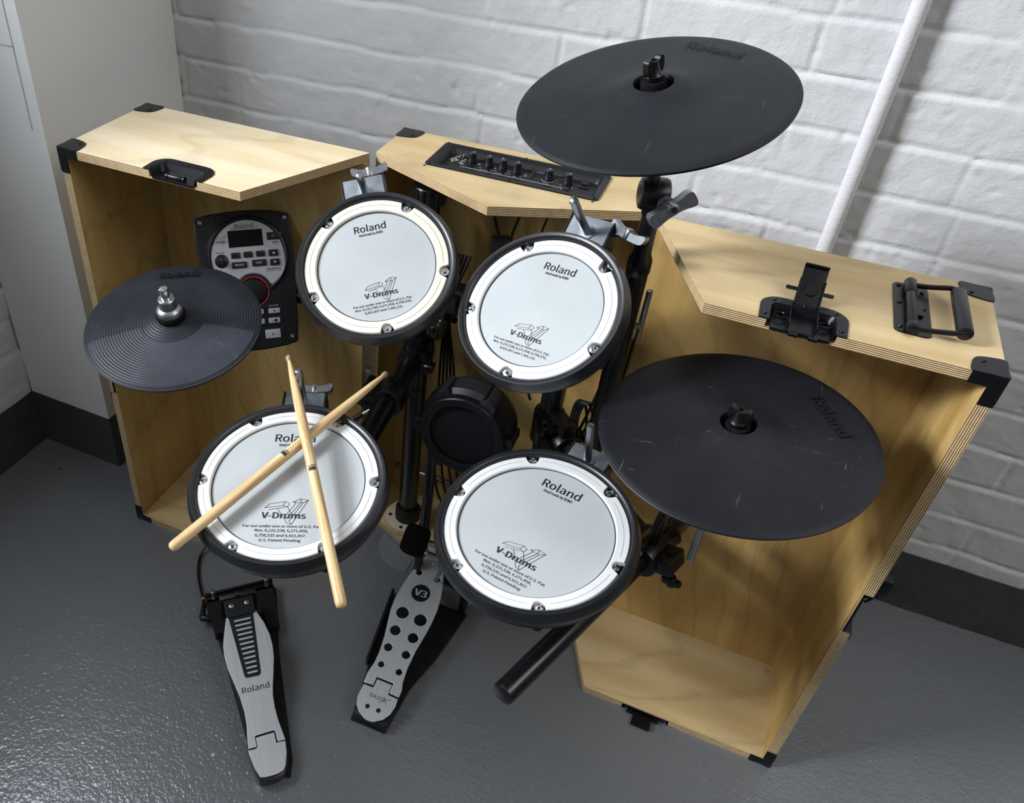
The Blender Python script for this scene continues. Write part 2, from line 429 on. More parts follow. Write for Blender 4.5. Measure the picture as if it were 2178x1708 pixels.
b = B(); box(b, -.6, 5.0, .006, .16, 0, 3.6); struct(obj('wall_back_core', b, BRICK))
# left brick wall with the window opening
XS = -.3723; YC = -.402; XC = -.1442
WY0, WY1, WZ0, WZ1 = -1.95, -.745, 1.08, 3.0
brick_sheet('wall_left', .402, 1.4, .10, 1.17, .009, lambda u, z, d: Vector((XS + d, -u, z)), seed=11)
b = B(); bx = XS - .006
box(b, bx - .10, bx, -4.6, .02, 0, WZ0); box(b, bx - .10, bx, -4.6, .02, WZ1, 3.6)
box(b, bx - .10, bx, -4.6, WY0, WZ0, WZ1); box(b, bx - .10, bx, WY1, .02, WZ0, WZ1)
struct(obj('wall_left_core', b, BRICK))
b = B()
for y0, y1, z0, z1 in ((WY0, WY1, WZ0, WZ0 + .03), (WY0, WY1, WZ1 - .03, WZ1), (WY0, WY0 + .03, WZ0, WZ1), (WY1 - .03, WY1, WZ0, WZ1)):
    box(b, bx - .09, bx - .05, y0, y1, z0, z1)
struct(obj('window_1', b, PANEL))
# boxed-in corner column
b = B(); box(b, XS + .001, XC, YC, -.002, HB, 3.6)
struct(obj('wall_corner', b, PANEL))
b = B(); box(b, XS + .001, XC + .0005, YC - .0008, -.003, 0, HB); struct(obj('baseboard_corner', b, SKIRT2))
b = B(); box(b, XS + .004, XC - .026, YC - .0012, YC, .965, .9662); box(b, XC - .0272, XC - .026, YC - .0012, YC, .82, 2.4)  # thin grey strips along the panel joints
struct(obj('trim_1', b, simple('panel_seam_grey', '#9a9fa2', .7)))
def skirt(name, pts):
    b = B(); N = 260
    for (x0, y0, x1, y1, nx, ny) in pts:
        rows = []
        for j, zz in enumerate(np.linspace(0, HB, 22)):
            row = []
            for i in range(N + 1):
                t = i / N; x = x0 + (x1 - x0) * t; y = y0 + (y1 - y0) * t
                d = .0035 + noise.fractal(Vector((x * 14 + y * 14, zz * 22, 1.5)), 1, 2, 3) * .0022 - .0012 * (zz / HB)
                if j == 21: d += noise.noise(Vector((x * 30 + y * 30, 0, 0))) * .0012
                row.append(b.verts.new((x + nx * d, y + ny * d, zz + (noise.noise(Vector((x * 20 + y * 20, 4, 0))) * .0012 if j == 21 else 0))))
            rows.append(row)
        top = [b.verts.new((v.co.x - nx * .03, v.co.y - ny * .03, v.co.z)) for v in rows[-1]]
        rows.append(top)
        for a, c in zip(rows, rows[1:]):
            for i in range(N): b.faces.new((a[i], a[i + 1], c[i + 1], c[i]))
    struct(obj(name, b, SKIRT, ang=80))
skirt('baseboard_back', [(XC, 0, 2.6, 0, 0, -1)])
skirt('baseboard_left', [(XS, -1.6, XS, YC, 1, 0)])
# pipe down the wall
b = B(); pz = np.linspace(.0, 2.2, 90)
tube(b, [(1.1770 + .0006 * math.sin(z * 9), -.0165, z) for z in pz], .0125, 20, 1, False)
for zz in (.45, 1.60): cyl(b, (1.1770, -.0165, zz), (1.1770, -.0165, zz + .02), .0150, n=20, bev=.002)
tag(obj('wall_pipe', b, PIPE), 'white painted pipe running straight down the white brick wall', 'pipe')

# ------------------------------------------------------------------ plywood cases
TH = .0152; HC = .864
def panel_obj(name, bm, parent, face, eaxis, label=None):
    """plywood board: faces across the thickness axis get the veneer, the rest the layers"""
    bmesh.ops.recalc_face_normals(bm, faces=bm.faces)
    for f in bm.faces: f.material_index = 0 if abs(f.normal[eaxis]) > .6 else 1
    o = obj(name, bm, None, parent, mats=[face, EDGE[eaxis]], label=label); return o
def corner(parent, x, y, z, sx, sy, sz, front=False):
    """black steel corner; sx,sy,sz point into the case; front=True where the case is open"""
    L = .036; t = .0016; b = B()
    def bb(x0, x1, y0, y1, z0, z1):
        X = sorted((x + sx * x0, x + sx * x1)); Y = sorted((y + sy * y0, y + sy * y1)); Z = sorted((z + sz * z0, z + sz * z1))
        rbox(b, X[0], X[1], Y[0], Y[1], Z[0], Z[1], .0007)
    zl = L + .006
    shape(b, [smooth2([(-t, -t), (L * .4, -t), (L, -t), (L + .001, L * .35), (L * .86, L * .86 * .98), (L * .35, L + .001), (-t, L), (-t, L * .4)], 5)], -t * .5, t * .5, .0004,
          Matrix(((sx, 0, 0, x), (0, sy, 0, y), (0, 0, sz, z - sz * t * .5), (0, 0, 0, 1))))
    bb(-t, 0, -t * .9, L, -t * .95, zl * .99)       # side plate
    if front:
        bb(TH - .002, L, -t, 0, -t, TH + .001); bb(-t * .9, TH, -t * 1.06, -.0001, -t * .9, zl)
    else: bb(-t, L, -t, 0, -t, zl)
    bb(-t * 1.2, .004, -t * 1.2, .004, -t * 1.2, zl * .9)
    if sz < 0: cyl(b, (x + sx * .024, y + sy * .024, z - sz * .001), (x + sx * .024, y + sy * .024, z - sz * .0032), .0030, .0022, 14)
    obj('corner_protector', b, MBLK2, parent, ang=40)
def dish(parent, x0, x1, yf, yb, z, M=None, rivets=True, name='recessed_dish'):
    """shallow pressed tray let into the board, open at the front edge; local frame: x along, -y front, z up"""
    M = M or I(); b = B(); fl = .0125; t = .0013
    def arc(cx, cy, r, a0, a1, n=6): return [(cx + r * math.cos(R_(a0 + (a1 - a0) * i / n)), cy + r * math.sin(R_(a0 + (a1 - a0) * i / n))) for i in range(n + 1)]
    outer = [(x0 - fl, yf)] + arc(x0 + .012, yb - .010, .0255, 180, 90) + arc(x1 - .012, yb - .010, .0255, 90, 0) + [(x1 + fl, yf)]
    inner = [(x1, yf)] + arc(x1 - .010, yb - .010, .010, 0, 90) + arc(x0 + .010, yb - .010, .010, 90, 180) + [(x0, yf)]
    prism(b, outer + inner, z, z + t, M)
    d = .0112
    rim = inner; off = [(px + (.004 if px < (x0 + x1) / 2 else -.004), py - (.004 if py > yf + .001 else 0)) for px, py in inner]
    top = [b.verts.new(M @ Vector((px, py, z + t * .5))) for px, py in rim]; lo = [b.verts.new(M @ Vector((px, py, z - d))) for px, py in off]
    for i in range(len(rim) - 1): b.faces.new((top[i], top[i + 1], lo[i + 1], lo[i]))
    b.faces.new(lo)
    box(b, x0 + .004, x1 - .004, yf - .0012, yf, z - d - .0015, z - d + .002, M)
    if rivets:
        for px, py in ((x0 - .006, yf + .012), (x0 + .002, yb + .006), ((x0 + x1) / 2, yb + .0065), (x1 - .002, yb + .006), (x1 + .006, yf + .012)):
            lathe(b, [(0, .0018), (.002, .0016), (.003, 0), (.003, -.0008), (0, -.0008)], M @ T(px, py, z + t), 12)
    return obj(name, b, MBLK2, parent, ang=45)
def notched(W, D, outline, nx0, nx1, ny, z0, z1, upper=True):
    """outline polygon (x, y) whose front edge y=-D carries the notch; the cut leaves a 4 mm skin"""
    b = B(); i = max(range(len(outline)), key=lambda k: 0)
    full = outline
    cut = []
    for a, c in zip(full, full[1:] + full[:1]):
        cut.append(a)
        if abs(a[1] + D) < 1e-6 and abs(c[1] + D) < 1e-6:
            pts = [(nx0, -D), (nx0, ny), (nx1, ny), (nx1, -D)]
            if a[0] > c[0]: pts = pts[::-1]
            cut += pts
    s = .0036
    if upper: prism(b, cut, z0 + s, z1); prism(b, full, z0, z0 + s)
    else: prism(b, cut, z0, z1 - s); prism(b, full, z1 - s, z1)
    return b

# left case
lc = thing('plywood_case', 'tall open plywood case standing in the corner at the left, around the electronic module', 'case', T(0, -.2861) @ Matrix.Rotation(.0077, 4, 'Z'))
W, D, WF = .4477, .2288, .4477 - .1042
ol = [(0, 0), (W, 0), (WF, -D), (0, -D)]
nx0, nx1 = .178, .2665
panel_obj('top_panel', notched(W, D, ol, nx0, nx1, -D + .035, HC - TH, HC), lc, PLY_X2, 2)
b = B(); prism(b, ol, 0, TH); panel_obj('bottom_panel', b, lc, PLY_X, 2)
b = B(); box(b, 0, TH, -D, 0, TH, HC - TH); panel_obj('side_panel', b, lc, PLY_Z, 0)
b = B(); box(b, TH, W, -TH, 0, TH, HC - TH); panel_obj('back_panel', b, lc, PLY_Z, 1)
corner(lc, 0, -D, HC, 1, 1, -1, True); corner(lc, 0, 0, HC, 1, -1, -1); corner(lc, 0, -D, 0, 1, 1, 1, True)
dish(lc, nx0 + .002, nx1 - .002, -D - .0008, -D + .033, HC)
b = B(); cyl(b, (.205, -D + .010, HC - .0085), (.232, -D + .010, HC - .0085), .0035, n=14, bev=.0006)
for xx in (.203, .234): cyl(b, (xx, -D + .010, HC - .0085), (xx + .003, -D + .010, HC - .0085), .0045, n=14)
obj('catch_bar', b, MBLK2, lc)
# catch dish on its left side
dish(lc, -.43, -.345, -D - .0008, -D + .033, 0, Matrix(((0, 0, -1, 0), (0, 1, 0, 0), (1, 0, 0, .79), (0, 0, 0, 1))), name='recessed_dish')

# right case
rc = thing('plywood_case', 'tall open plywood case at the right, sprung handle and butterfly latch on its top', 'case', T(.9209, -.2754))
W, D = .4376, .2206; XB = .1004
ol = [(0, 0), (W, 0), (W, -D), (XB, -D)]
n0, n1 = 1.0965 - .9209, 1.1775 - .9209
panel_obj('top_panel', notched(W, D, ol, n0, n1, -D + .046, HC - TH, HC), rc, PLY_X, 2)
panel_obj('bottom_panel', notched(W, D, ol, 1.0945 - .9209, 1.180 - .9209, -D + .036, 0, TH, False), rc, PLY_X, 2)
b = B()  # side board with the notch cut for the latch
z0n, z1n = .385, .4725
for (za, zb, xo) in ((TH, z0n, W), (z0n, z1n, W - TH + .0036), (z1n, HC - TH, W)):
    box(b, W - TH, xo, -D, -D + .04, za, zb)
box(b, W - TH, W, -D + .04, 0, TH, HC - TH)
bmesh.ops.remove_doubles(b, verts=b.verts, dist=1e-5)
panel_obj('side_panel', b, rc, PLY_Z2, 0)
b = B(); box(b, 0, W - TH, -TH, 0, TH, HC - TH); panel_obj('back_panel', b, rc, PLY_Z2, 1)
for c_ in ((W, -D, HC, -1, 1, -1, True), (W, 0, HC, -1, -1, -1, False), (W, -D, 0, -1, 1, 1, True)): corner(rc, *c_)
dish(rc, n0 + .002, n1 - .002, -D - .0008, -D + .044, HC)
dish(rc, 1.0965 - .9209, 1.178 - .9209, -D - .0008, -D + .034, 0, Matrix(((1, 0, 0, 0), (0, 1, 0, 0), (0, 0, -1, 0), (0, 0, 0, 1))), rivets=False)
dish(rc, z0n + .002, z1n - .002, -D - .0008, -D + .033, 0, Matrix(((0, 0, 1, W), (0, 1, 0, 0), (1, 0, 0, 0), (0, 0, 0, 1))))
# butterfly latch on top, folded open
lx = 1.138 - .9209; ly = -.4405 + .2754
b = B()
for sx in (-.0165, .0155): rbox(b, lx + sx, lx + sx + .0012, ly - .052, ly - .004, HC - .010, HC + .001, .0004)
rbox(b, lx - .0165, lx + .0165, ly - .056, ly - .006, HC - .0105, HC - .0085, .0004)
for sx in (-.0135, .0095): rbox(b, lx + sx, lx + sx + .011, ly - .062, ly - .052, HC - .013, HC - .009, .0008)
for sx in (-.027, .027): tube(b, [(lx + sx + .007 * math.cos(a), ly - .027 + .007 * math.sin(a), HC - .006) for a in np.linspace(.5, 6.2, 16)] + [(lx + sx * .55, ly - .036, HC - .006)], .0008, 6, 2)
lt = obj('latch', b, MBLK2, rc)
Mp = frame((lx, ly - .004, HC + .0005), (0, -.66, .75), (1, .0, 0))
b = B(); rbox(b, -.0155, .0155, 0, .034, -.0010, .0012, .0006, Mp); rbox(b, -.0145, .0145, .034, .056, -.0008, .0010, .0005, Mp)
rbox(b, -.0145, .0145, .0535, .056, -.001, .005, .0006, Mp)
for sx in (-.0155, .0135): rbox(b, sx, sx + .002, 0, .036, -.001, .0035, .0005, Mp)
lathe(b, [(0, .0022), (.0075, .0022), (.0085, .001), (.0085, 0), (0, 0)], Mp @ T(0, .022, .0008), 20)
rbox(b, -.010, .010, -.012, .004, -.0012, .0008, .0005, Mp)
obj('latch_plate', b, MBLK2, lt)
b = B(); rbox(b, -.0285, .0285, .020, .0245, -.0065, -.0025, .001, Mp); cyl(b, Mp @ Vector((0, .022, -.006)), Mp @ Vector((0, .022, .001)), .004, n=12)
obj('latch_wing', b, MBLK2, lt)
# latch hanging open below the front edge
b = B(); x0 = 1.117 - .9209; rbox(b, x0, x0 + .034, -D - .030, -D - .004, .0015, .0075, .0012); rbox(b, x0 - .012, x0 - .003, -D - .008, -D + .006, .001, .008, .001); rbox(b, x0 + .037, x0 + .046, -D - .008, -D + .006, .001, .008, .001)
box(b, x0 - .008, x0 + .042, -D - .004, -D + .002, .002, .0045)
obj('latch', b, MBLK2, rc)
b = B(); rbox(b, W + .002, W + .024, -D + .030, -D + .048, .448, .482, .002); tube(b, [(W, -D + .02, .440), (W + .012, -D + .03, .446), (W + .022, -D + .036, .452)], .002, 6); obj('latch_wing', b, MBLK2, rc)
# sprung handle
hx = 1.2605 - .9209; hy = -.3845 + .2754
b = B(); shape(b, [rrect(hx - .021, hx + .021, hy - .066, hy + .066, .009)], HC, HC + .0016, .0004)
for px, py in ((-.014, .057), (-.014, .010), (-.014, -.052), (.014, .048), (.014, .004)):
    lathe(b, [(0, .0022), (.0022, .002), (.0033, 0), (0, 0)], T(hx + px, hy + py, HC + .0016), 12)
hd = obj('handle_plate', b, MBLK2, rc)
b = B(); cyl(b, (hx - .002, hy - .058, HC + .006), (hx - .002, hy + .062, HC + .006), .0062, n=18, bev=.001)
cyl(b, (hx - .002, hy + .030, HC + .006), (hx - .002, hy + .064, HC + .007), .0075, n=18, bev=.003); cyl(b, (hx - .002, hy - .066, HC + .006), (hx - .002, hy - .050, HC + .006), .0078, n=18, bev=.003)
box(b, hx - .005, hx + .012, hy - .020, hy + .020, HC + .0014, HC + .005)
obj('hinge_barrel', b, MBLK2, hd)
gx = 1.3095 - .9209
b = B(); tube(b, [(hx, hy + .052, HC + .008), (hx + .02, hy + .051, HC + .011), (gx - .008, hy + .050, HC + .016), (gx, hy + .044, HC + .017), (gx, hy + .03, HC + .017)], .0034, 10); obj('handle_arm', b, MBLK2, hd); b = B()
tube(b, [(hx, hy - .062, HC + .008), (hx + .02, hy - .064, HC + .011), (gx - .008, hy - .066, HC + .016), (gx + .002, hy - .061, HC + .017), (gx + .001, hy - .05, HC + .017)], .0034, 10)
obj('handle_arm', b, MBLK2, hd)
b = B(); cyl(b, (gx, hy + .040, HC + .0175), (gx + .001, hy - .066, HC + .0175), .0090, n=24, bev=.002); obj('handle_grip', b, PDRK, hd)

# middle case with the amplifier panel in its top
mc = thing('plywood_case', 'middle plywood case with pointed front and black knob panel set in its top', 'case', T(.4538, -.1548) @ Matrix.Rotation(.0109, 4, 'Z'))
W, SM, VX, VY = .4563, .1194, .2311, .2216
ol = [(0, 0), (W, 0), (W, -SM), (VX, -VY), (0, -SM)]
hole = [(.098, -.033), (.366, -.033), (.366, -.1215), (.098, -.1215)]
b = B(); shape(b, [ol, hole], HC - TH, HC); panel_obj('top_panel', b, mc, PLY_X, 2)
b = B(); prism(b, ol, 0, TH); panel_obj('bottom_panel', b, mc, PLY_X, 2)
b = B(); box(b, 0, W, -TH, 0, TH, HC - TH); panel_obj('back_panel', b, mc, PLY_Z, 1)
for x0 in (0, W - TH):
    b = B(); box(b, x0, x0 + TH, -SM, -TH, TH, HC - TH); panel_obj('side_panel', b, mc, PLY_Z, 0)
corner(mc, 0, 0, HC, 1, -1, -1); corner(mc, W, 0, HC, -1, -1, -1)
b = B()
ox0, ox1, oy0, oy1 = .0885, .3735, -.1255, -.0245; ix0, ix1, iy0, iy1 = .107, .357, -.1150, -.040
o1 = rrect(ox0, ox1, oy0, oy1, .006); i1 = rrect(ix0, ix1, iy0, iy1, .006)
zt, zf = HC + .0022, HC - .010
r0 = [b.verts.new((x, y, HC)) for x, y in o1]; r1 = [b.verts.new((x, y, zt)) for x, y in o1]
m1 = rrect(ix0 - .010, ix1 + .010, iy0 - .003, iy1 + .010, .008); r2 = [b.verts.new((x, y, zt)) for x, y in m1]
m2 = rrect(ix0 - .004, ix1 + .004, iy0 - .001, iy1 + .004, .008); r3 = [b.verts.new((x, y, zt - .004)) for x, y in m2]
r4 = [b.verts.new((x, y, zf)) for x, y in i1]
for a, c in ((r0, r1), (r1, r2), (r2, r3), (r3, r4)):
    n = len(a)
    for i in range(n): b.faces.new((a[i], a[(i + 1) % n], c[(i + 1) % n], c[i]))
b.faces.new(r4)
cp = obj('control_panel', b, PBLK, mc, ang=40)
KX = [(.1475, -.0515, -35), (.1775, -.0535, 5), (.2015, -.0535, 30), (.2260, -.0545, -5), (.2800, -.0560, 0), (.3120, -.0570, -40)]
for kx, ky, ka in KX:
    ky -= .006
    b = B(); lathe(b, [(0, .0), (.0078, 0), (.0078, .003), (.0066, .005), (.0060, .0165), (.0052, .0175), (0, .0175)], T(kx, ky, zf), 22); k = obj('knob', b, PDRK, cp)
    b = B(); box(b, -.0004, .0004, .001, .0054, .0175, .0178, T(kx, ky, zf) @ Matrix.Rotation(R_(ka), 4, 'Z')); obj('knob_mark', b, WHT, cp)
b = B(); lathe(b, [(0, -.002), (.0022, -.002), (.0022, .0012), (.0052, .0012), (.0052, 0), (.0066, 0), (.0066, -.001), (0, -.001)], T(.118, -.064, zf + .0008), 18); obj('jack_socket', b, CHROME, cp)
for bx_, by_ in ((.1275, -.0475), (.1235, -.054)):
    b = B(); cyl(b, (bx_, by_, zf), (bx_, by_, zf + .003), .0017, n=12); cyl(b, (bx_, by_, zf + .003), (bx_ + .002, by_ + .002, zf + .007), .0009, n=8); obj('toggle_switch', b, CHROME, cp)
for bx_, by_ in ((.2510, -.0485), (.2525, -.0570), (.2520, -.0655)):
    b = B(); lathe(b, [(0, .002), (.003, .0018), (.0036, 0), (0, 0)], T(bx_, by_, zf), 14); obj('push_button', b, PDRK, cp)
b = B(); rbox(b, .330, .347, -.068, -.050, zf, zf + .002, .0006); rbox(b, .332, .345, -.060, -.0525, zf + .001, zf + .0055, .001); obj('power_switch', b, PDRK, cp)
for sx_, sy_ in ((ox0 + .006, oy1 - .005), ((ox0 + ox1) / 2, oy1 - .004), (ox1 - .006, oy1 - .005), (ox0 + .006, oy0 + .006), ((ox0 + ox1) / 2, oy0 + .005), (ox1 - .006, oy0 + .006)):
    b = B(); lathe(b, [(0, .0014), (.0012, .0022), (.0026, .0014), (.0036, 0), (0, 0)], T(sx_, sy_, zt), 16); obj('screw', b, MBLK2, cp)
b = B(); zp = zf + .0002
def bar(b, x0, y0, x1, y1, w, z, M=None):
    d = Vector((x1 - x0, y1 - y0)); L = d.length; a = math.atan2(d.y, d.x)
    box(b, -w / 2, L + w / 2, -w / 2, w / 2, 0, .0002, (M or I()) @ T(x0, y0, z) @ Matrix.Rotation(a, 4, 'Z'))
bar(b, .136, -.0845, .139, -.082, .0005, zp); bar(b, .139, -.082, .305, -.082, .0005, zp); bar(b, .305, -.082, .309, -.0855, .0005, zp)
for s_, x_, y_ in (('LEVEL', .176, -.0775), ('LEVEL', .2015, -.0775), ('INT', .2285, -.0775), ('TYPE', .281, -.0780), ('LEVEL', .312, -.0780)):
    text(b, s_, .0045, x_, y_, zp, bold=.01, sx=1.1)
for s_, x_, y_ in (('MAX', .213, -.062), ('OUT', .242, -.058), ('10', .1865, -.0735), ('10', .2115, -.0735), ('10', .236, -.0735), ('10', .3225, -.0735)):
    text(b, s_, .0029, x_, y_, zp, bold=.02)
for x_, y_, n_ in ((.161, -.059, 2), (.190, -.061, 1), (.293, -.058, 2), (.338, -.0465, 4), (.1175, -.0455, 3), (.1165, -.053, 3), (.1345, -.0525, 2), (.133, -.060, 3), (.1315, -.067, 3), (.135, -.072, 3), (.243, -.066, 2)):
    for q_ in range(n_):                                 # print too small to read
        for e_ in (-.0006, .0006): bar(b, x_ + (q_ - n_ / 2) * .0024, y_ + e_, x_ + (q_ - n_ / 2) * .0024 + .0016, y_ + e_, .0004, zp)
for x_ in (.1655, .1905, .215, .3015): bar(b, x_, -.073, x_ + .003, -.071, .0005, zp)
for a in range(200, 340, 14): bar(b, .280 + .0105 * math.cos(R_(a)), -.062 + .0105 * math.sin(R_(a)), .280 + .0105 * math.cos(R_(a + 14)), -.062 + .0105 * math.sin(R_(a + 14)), .0005, zp)
bar(b, .247, -.042, .266, -.042, .0004, zp); bar(b, .292, -.0485, .306, -.0485, .0004, zp)
obj('panel_lettering', b, WHT, cp)
for hx_, hy_ in ((.5448, -.2840), (.8210, -.2838)):
    b = B(); lathe(b, [(0, .0003), (.0022, .0003), (.0022, 0), (0, 0)], T(hx_ - .4538, hy_ + .1548, HC), 16); obj('screw_hole', b, HOLE, mc)

# ------------------------------------------------------------------ drum rack
TL = Vector((.5505, -.264, 0)); TR = Vector((.818, -.262, 0)); RT = .0205
rack = thing('drum_rack', 'black tubular rack on two posts standing in the middle case, carrying pads and cymbals', 'rack', T(.684, -.263))
Mr = T(-.684, .263)
def robj(name, b, mat, **k):
    b.transform(Mr); return obj(name, b, mat, rack, **k)
for P_, top in ((TL, .812), (TR, .66)):
    b = B(); cyl(b, (P_.x, P_.y, TH + .018), (P_.x, P_.y, top), RT, n=32, bev=.002); robj('post', b, TUBE)
    b = B(); lathe(b, [(.0, TH + .017), (.0275, TH + .017), (.027, TH + .045), (.0235, TH + .052), (0, TH + .052)], T(P_.x, P_.y), 32); robj('rubber_foot', b, SHELL)
    b = B()
    for k_ in range(3): lathe(b, [(0, TH + k_ * .006), (.050 + .001 * (k_ % 2), TH + k_ * .006), (.050 + .001 * (k_ % 2), TH + .0056 + k_ * .006), (0, TH + .0056 + k_ * .006)], T(P_.x, P_.y), 40)
    for f in b.faces: f.material_index = 0 if abs(f.normal.z) > .5 else 1
    b.transform(Mr); bmesh.ops.recalc_face_normals(b, faces=b.faces)
    for f in b.faces: f.material_index = 0 if abs(f.normal.z) > .5 else 1
    fl = obj('plywood_flange', b, None, rack, mats=[FLG, EDGE[2]])
    for a in range(5):
        t_ = R_(a * 72 + 200); b = B(); lathe(b, [(0, .0004), (.0042, .0004), (.0042, 0), (0, 0)], T(P_.x + .038 * math.cos(t_), P_.y + .038 * math.sin(t_), TH + .0176), 16); b.transform(Mr); obj('bolt_hole', b, HOLE, fl)
b = B()
for i in range(16):
    t_ = 2 * math.pi * i / 16; cyl(b, (TL.x + .0265 * math.cos(t_), TL.y + .0265 * math.sin(t_), .795), (TL.x + .0265 * math.cos(t_), TL.y + .0265 * math.sin(t_), .822), .0035, n=8)
lathe(b, [(0, .793), (.0265, .793), (.0275, .797), (.0275, .820), (.025, .824), (0, .824)], T(TL.x, TL.y), 32)
robj('locking_collar', b, CLAMP)
def seg(name, p0, p1, r=RT, mat=TUBE, cap=True):
    b = B(); cyl(b, p0, p1, r, n=32, bev=.004 if cap else .001); return robj(name, b, mat)
seg('cross_bar', (.515, TL.y - .028, .640), (.925, TL.y - .028, .640))
seg('side_arm', (.548, -.235, .485), (.588, -.735, .485), .0200)
seg('side_arm', TR + Vector((0.01, 0, .405)), (1.072, -.497, .400), .0210)
seg('side_arm', (.9262, -.836, .410), (1.091, -.395, .415), .0168)
def clamp(p, axis, out, L=.05, knob=True, r=.029):
    """two-part tube clamp: sleeve round the tube, lug and wing screw pointing out"""
    p = Vector(p); a = Vector(axis).normalized(); o = Vector(out); o = (o - a * o.dot(a)).normalized()
    b = B(); cyl(b, p - a * L / 2, p + a * L / 2, r, n=28, bev=.004)
    M = frame(p, a, o); rbox(b, r * .5, r + .022, -.014, .014, -L * .42, L * .42, .004, M)
    for s in (-1, 1):
        cyl(b, M @ Vector((r + .010, s * .013, 0)), M @ Vector((r + .010, s * .019, 0)), .006, n=6)
    o_ = robj('clamp', b, CLAMP)
    if knob:
        b = B(); cyl(b, M @ Vector((r + .010, .014, 0)), M @ Vector((r + .010, .036, 0)), .0042, n=12)
        rbox(b, r - .006, r + .026, .034, .046, -.005, .005, .004, M); cyl(b, M @ Vector((r + .010, .030, 0)), M @ Vector((r + .010, .047, 0)), .0085, n=16, bev=.002)
        b.transform(Mr); obj('clamp_knob', b, CLAMP, o_)
    return o_
AX = (0, 0, 1)
clamp((TL.x, TL.y, .485), AX, (0, -1, 0), .07); clamp((TL.x, TL.y, .640), AX, (.3, -1, 0), .06); clamp((TR.x, TR.y, .405), AX, (.8, -.7, 0), .07)
clamp((TR.x, TR.y, .640), AX, (-.3, -1, 0), .06); clamp((TL.x, TL.y, .56), AX, (1, -.3, 0), .05)
a1 = Vector((.04, -.50, 0)); clamp(Vector((.551, -.275, .485)), a1, (0, 0, 1), .06); clamp(Vector((.562, -.415, .485)), a1, (-1, 0, .2), .05); clamp(Vector((.58, -.63, .485)), a1, (0, 0, 1), .05)
a2 = Vector((.254, -.235, 0)); clamp(Vector((.850, -.293, .404)), a2, (0, 0, 1), .06); clamp(Vector((.925, -.362, .402)), a2, (-.4, -1, .5), .05); clamp(Vector((1.048, -.475, .4005)), a2, (.9, .8, .5), .045, True, .031)
a3 = Vector((.165, .441, 0)); clamp(Vector((1.052, -.500, .4135)), a3, (.9, -.3, .3), .055); pass
clamp((.62, TL.y - .028, .640), (1, 0, 0), (0, -1, .3), .05); clamp((.845, TL.y - .028, .640), (1, 0, 0), (0, -1, .3), .05); clamp((.765, TL.y - .028, .640), (1, 0, 0), (0, -.5, 1), .04)
# arms that carry the pads: from the clamp to the rod of each pad (rods belong to the pads)
def uv(n):
    n = Vector(n).normalized(); u = Vector((0, 1, 0)).cross(n).normalized(); return n, u, n.cross(u)
PADS = dict(
    tom1=((.5998, -.5694, .8370), (.1, -.5725, .8137), 125, .0813, 5),
    tom2=((.8314, -.5638, .8353), (-.2158, -.5694, .7933), 74, .0813, 5),
    floor=((.9053, -.7075, .5972), (-.0682, -.1705, .983), 79.5, .1016, 6),
    snare=((.5880, -.8000, .6218), (.0091, -.1851, .9827), 112.5, .1016, 6))
def padM(k):
    c, n, up, R, nb = PADS[k]; n, u, v = uv(n); a = R_(up - 90)
    return frame(c, n, u * math.cos(a) + v * math.sin(a))
def rod_low(k):
    R = PADS[k][3]; rr = .130 if R < .09 else .155; return padM(k) @ Vector((0, rr, -.075))
for k, tgt in (('tom1', (.62, TL.y - .045, .640)), ('tom2', (.845, TL.y - .045, .640)), ('floor', (1.040, -.530, .435)), ('snare', (.570, -.612, .505))):
    e = rod_low(k); b = B(); tube(b, [e, e.lerp(Vector(tgt), .45) + Vector((0, 0, -.004)), Vector(tgt)], .0062, 14, 8); robj('mounting_rod', b, STEEL)
    b = B(); cyl(b, e - (padM(k).to_3x3() @ Vector((0, 0, .012))), e + (padM(k).to_3x3() @ Vector((0, 0, .012))), .0105, n=18, bev=.003); robj('rod_lock', b, CLAMP)

# ------------------------------------------------------------------ drum pads
def vlogo(b, cx, cy, w, z):
    text(b, 'V-Drums', .225 * w, cx, cy, z, w=1.0 * w, bold=.05)
    L = [[(-.46, .20), (-.36, .31), (.0, .38), (.10, .33), (.06, .24), (-.36, .15)], [(-.46, .20), (-.05, .27), (.06, .24)], [(-.05, .27), (.0, .38)],
         [(-.16, .18), (.10, -.20), (.20, -.24)], [(.06, .24), (.16, .06), (.12, .0)], [(.17, .37), (.34, .46), (.52, .43), (.40, .35), (.17, .37)],
         [(.17, .37), (.24, .34), (.02, -.04)], [(.40, .35), (.14, -.14), (.20, -.24)], [(.52, .43), (.20, -.24)], [(.34, .46), (.36, .38), (.12, -.02)]]
    for l in L:
        for p, q in zip(l, l[1:]): bar(b, cx + p[0] * w, cy + p[1] * w, cx + q[0] * w, cy + q[1] * w, .0075 * w, z)
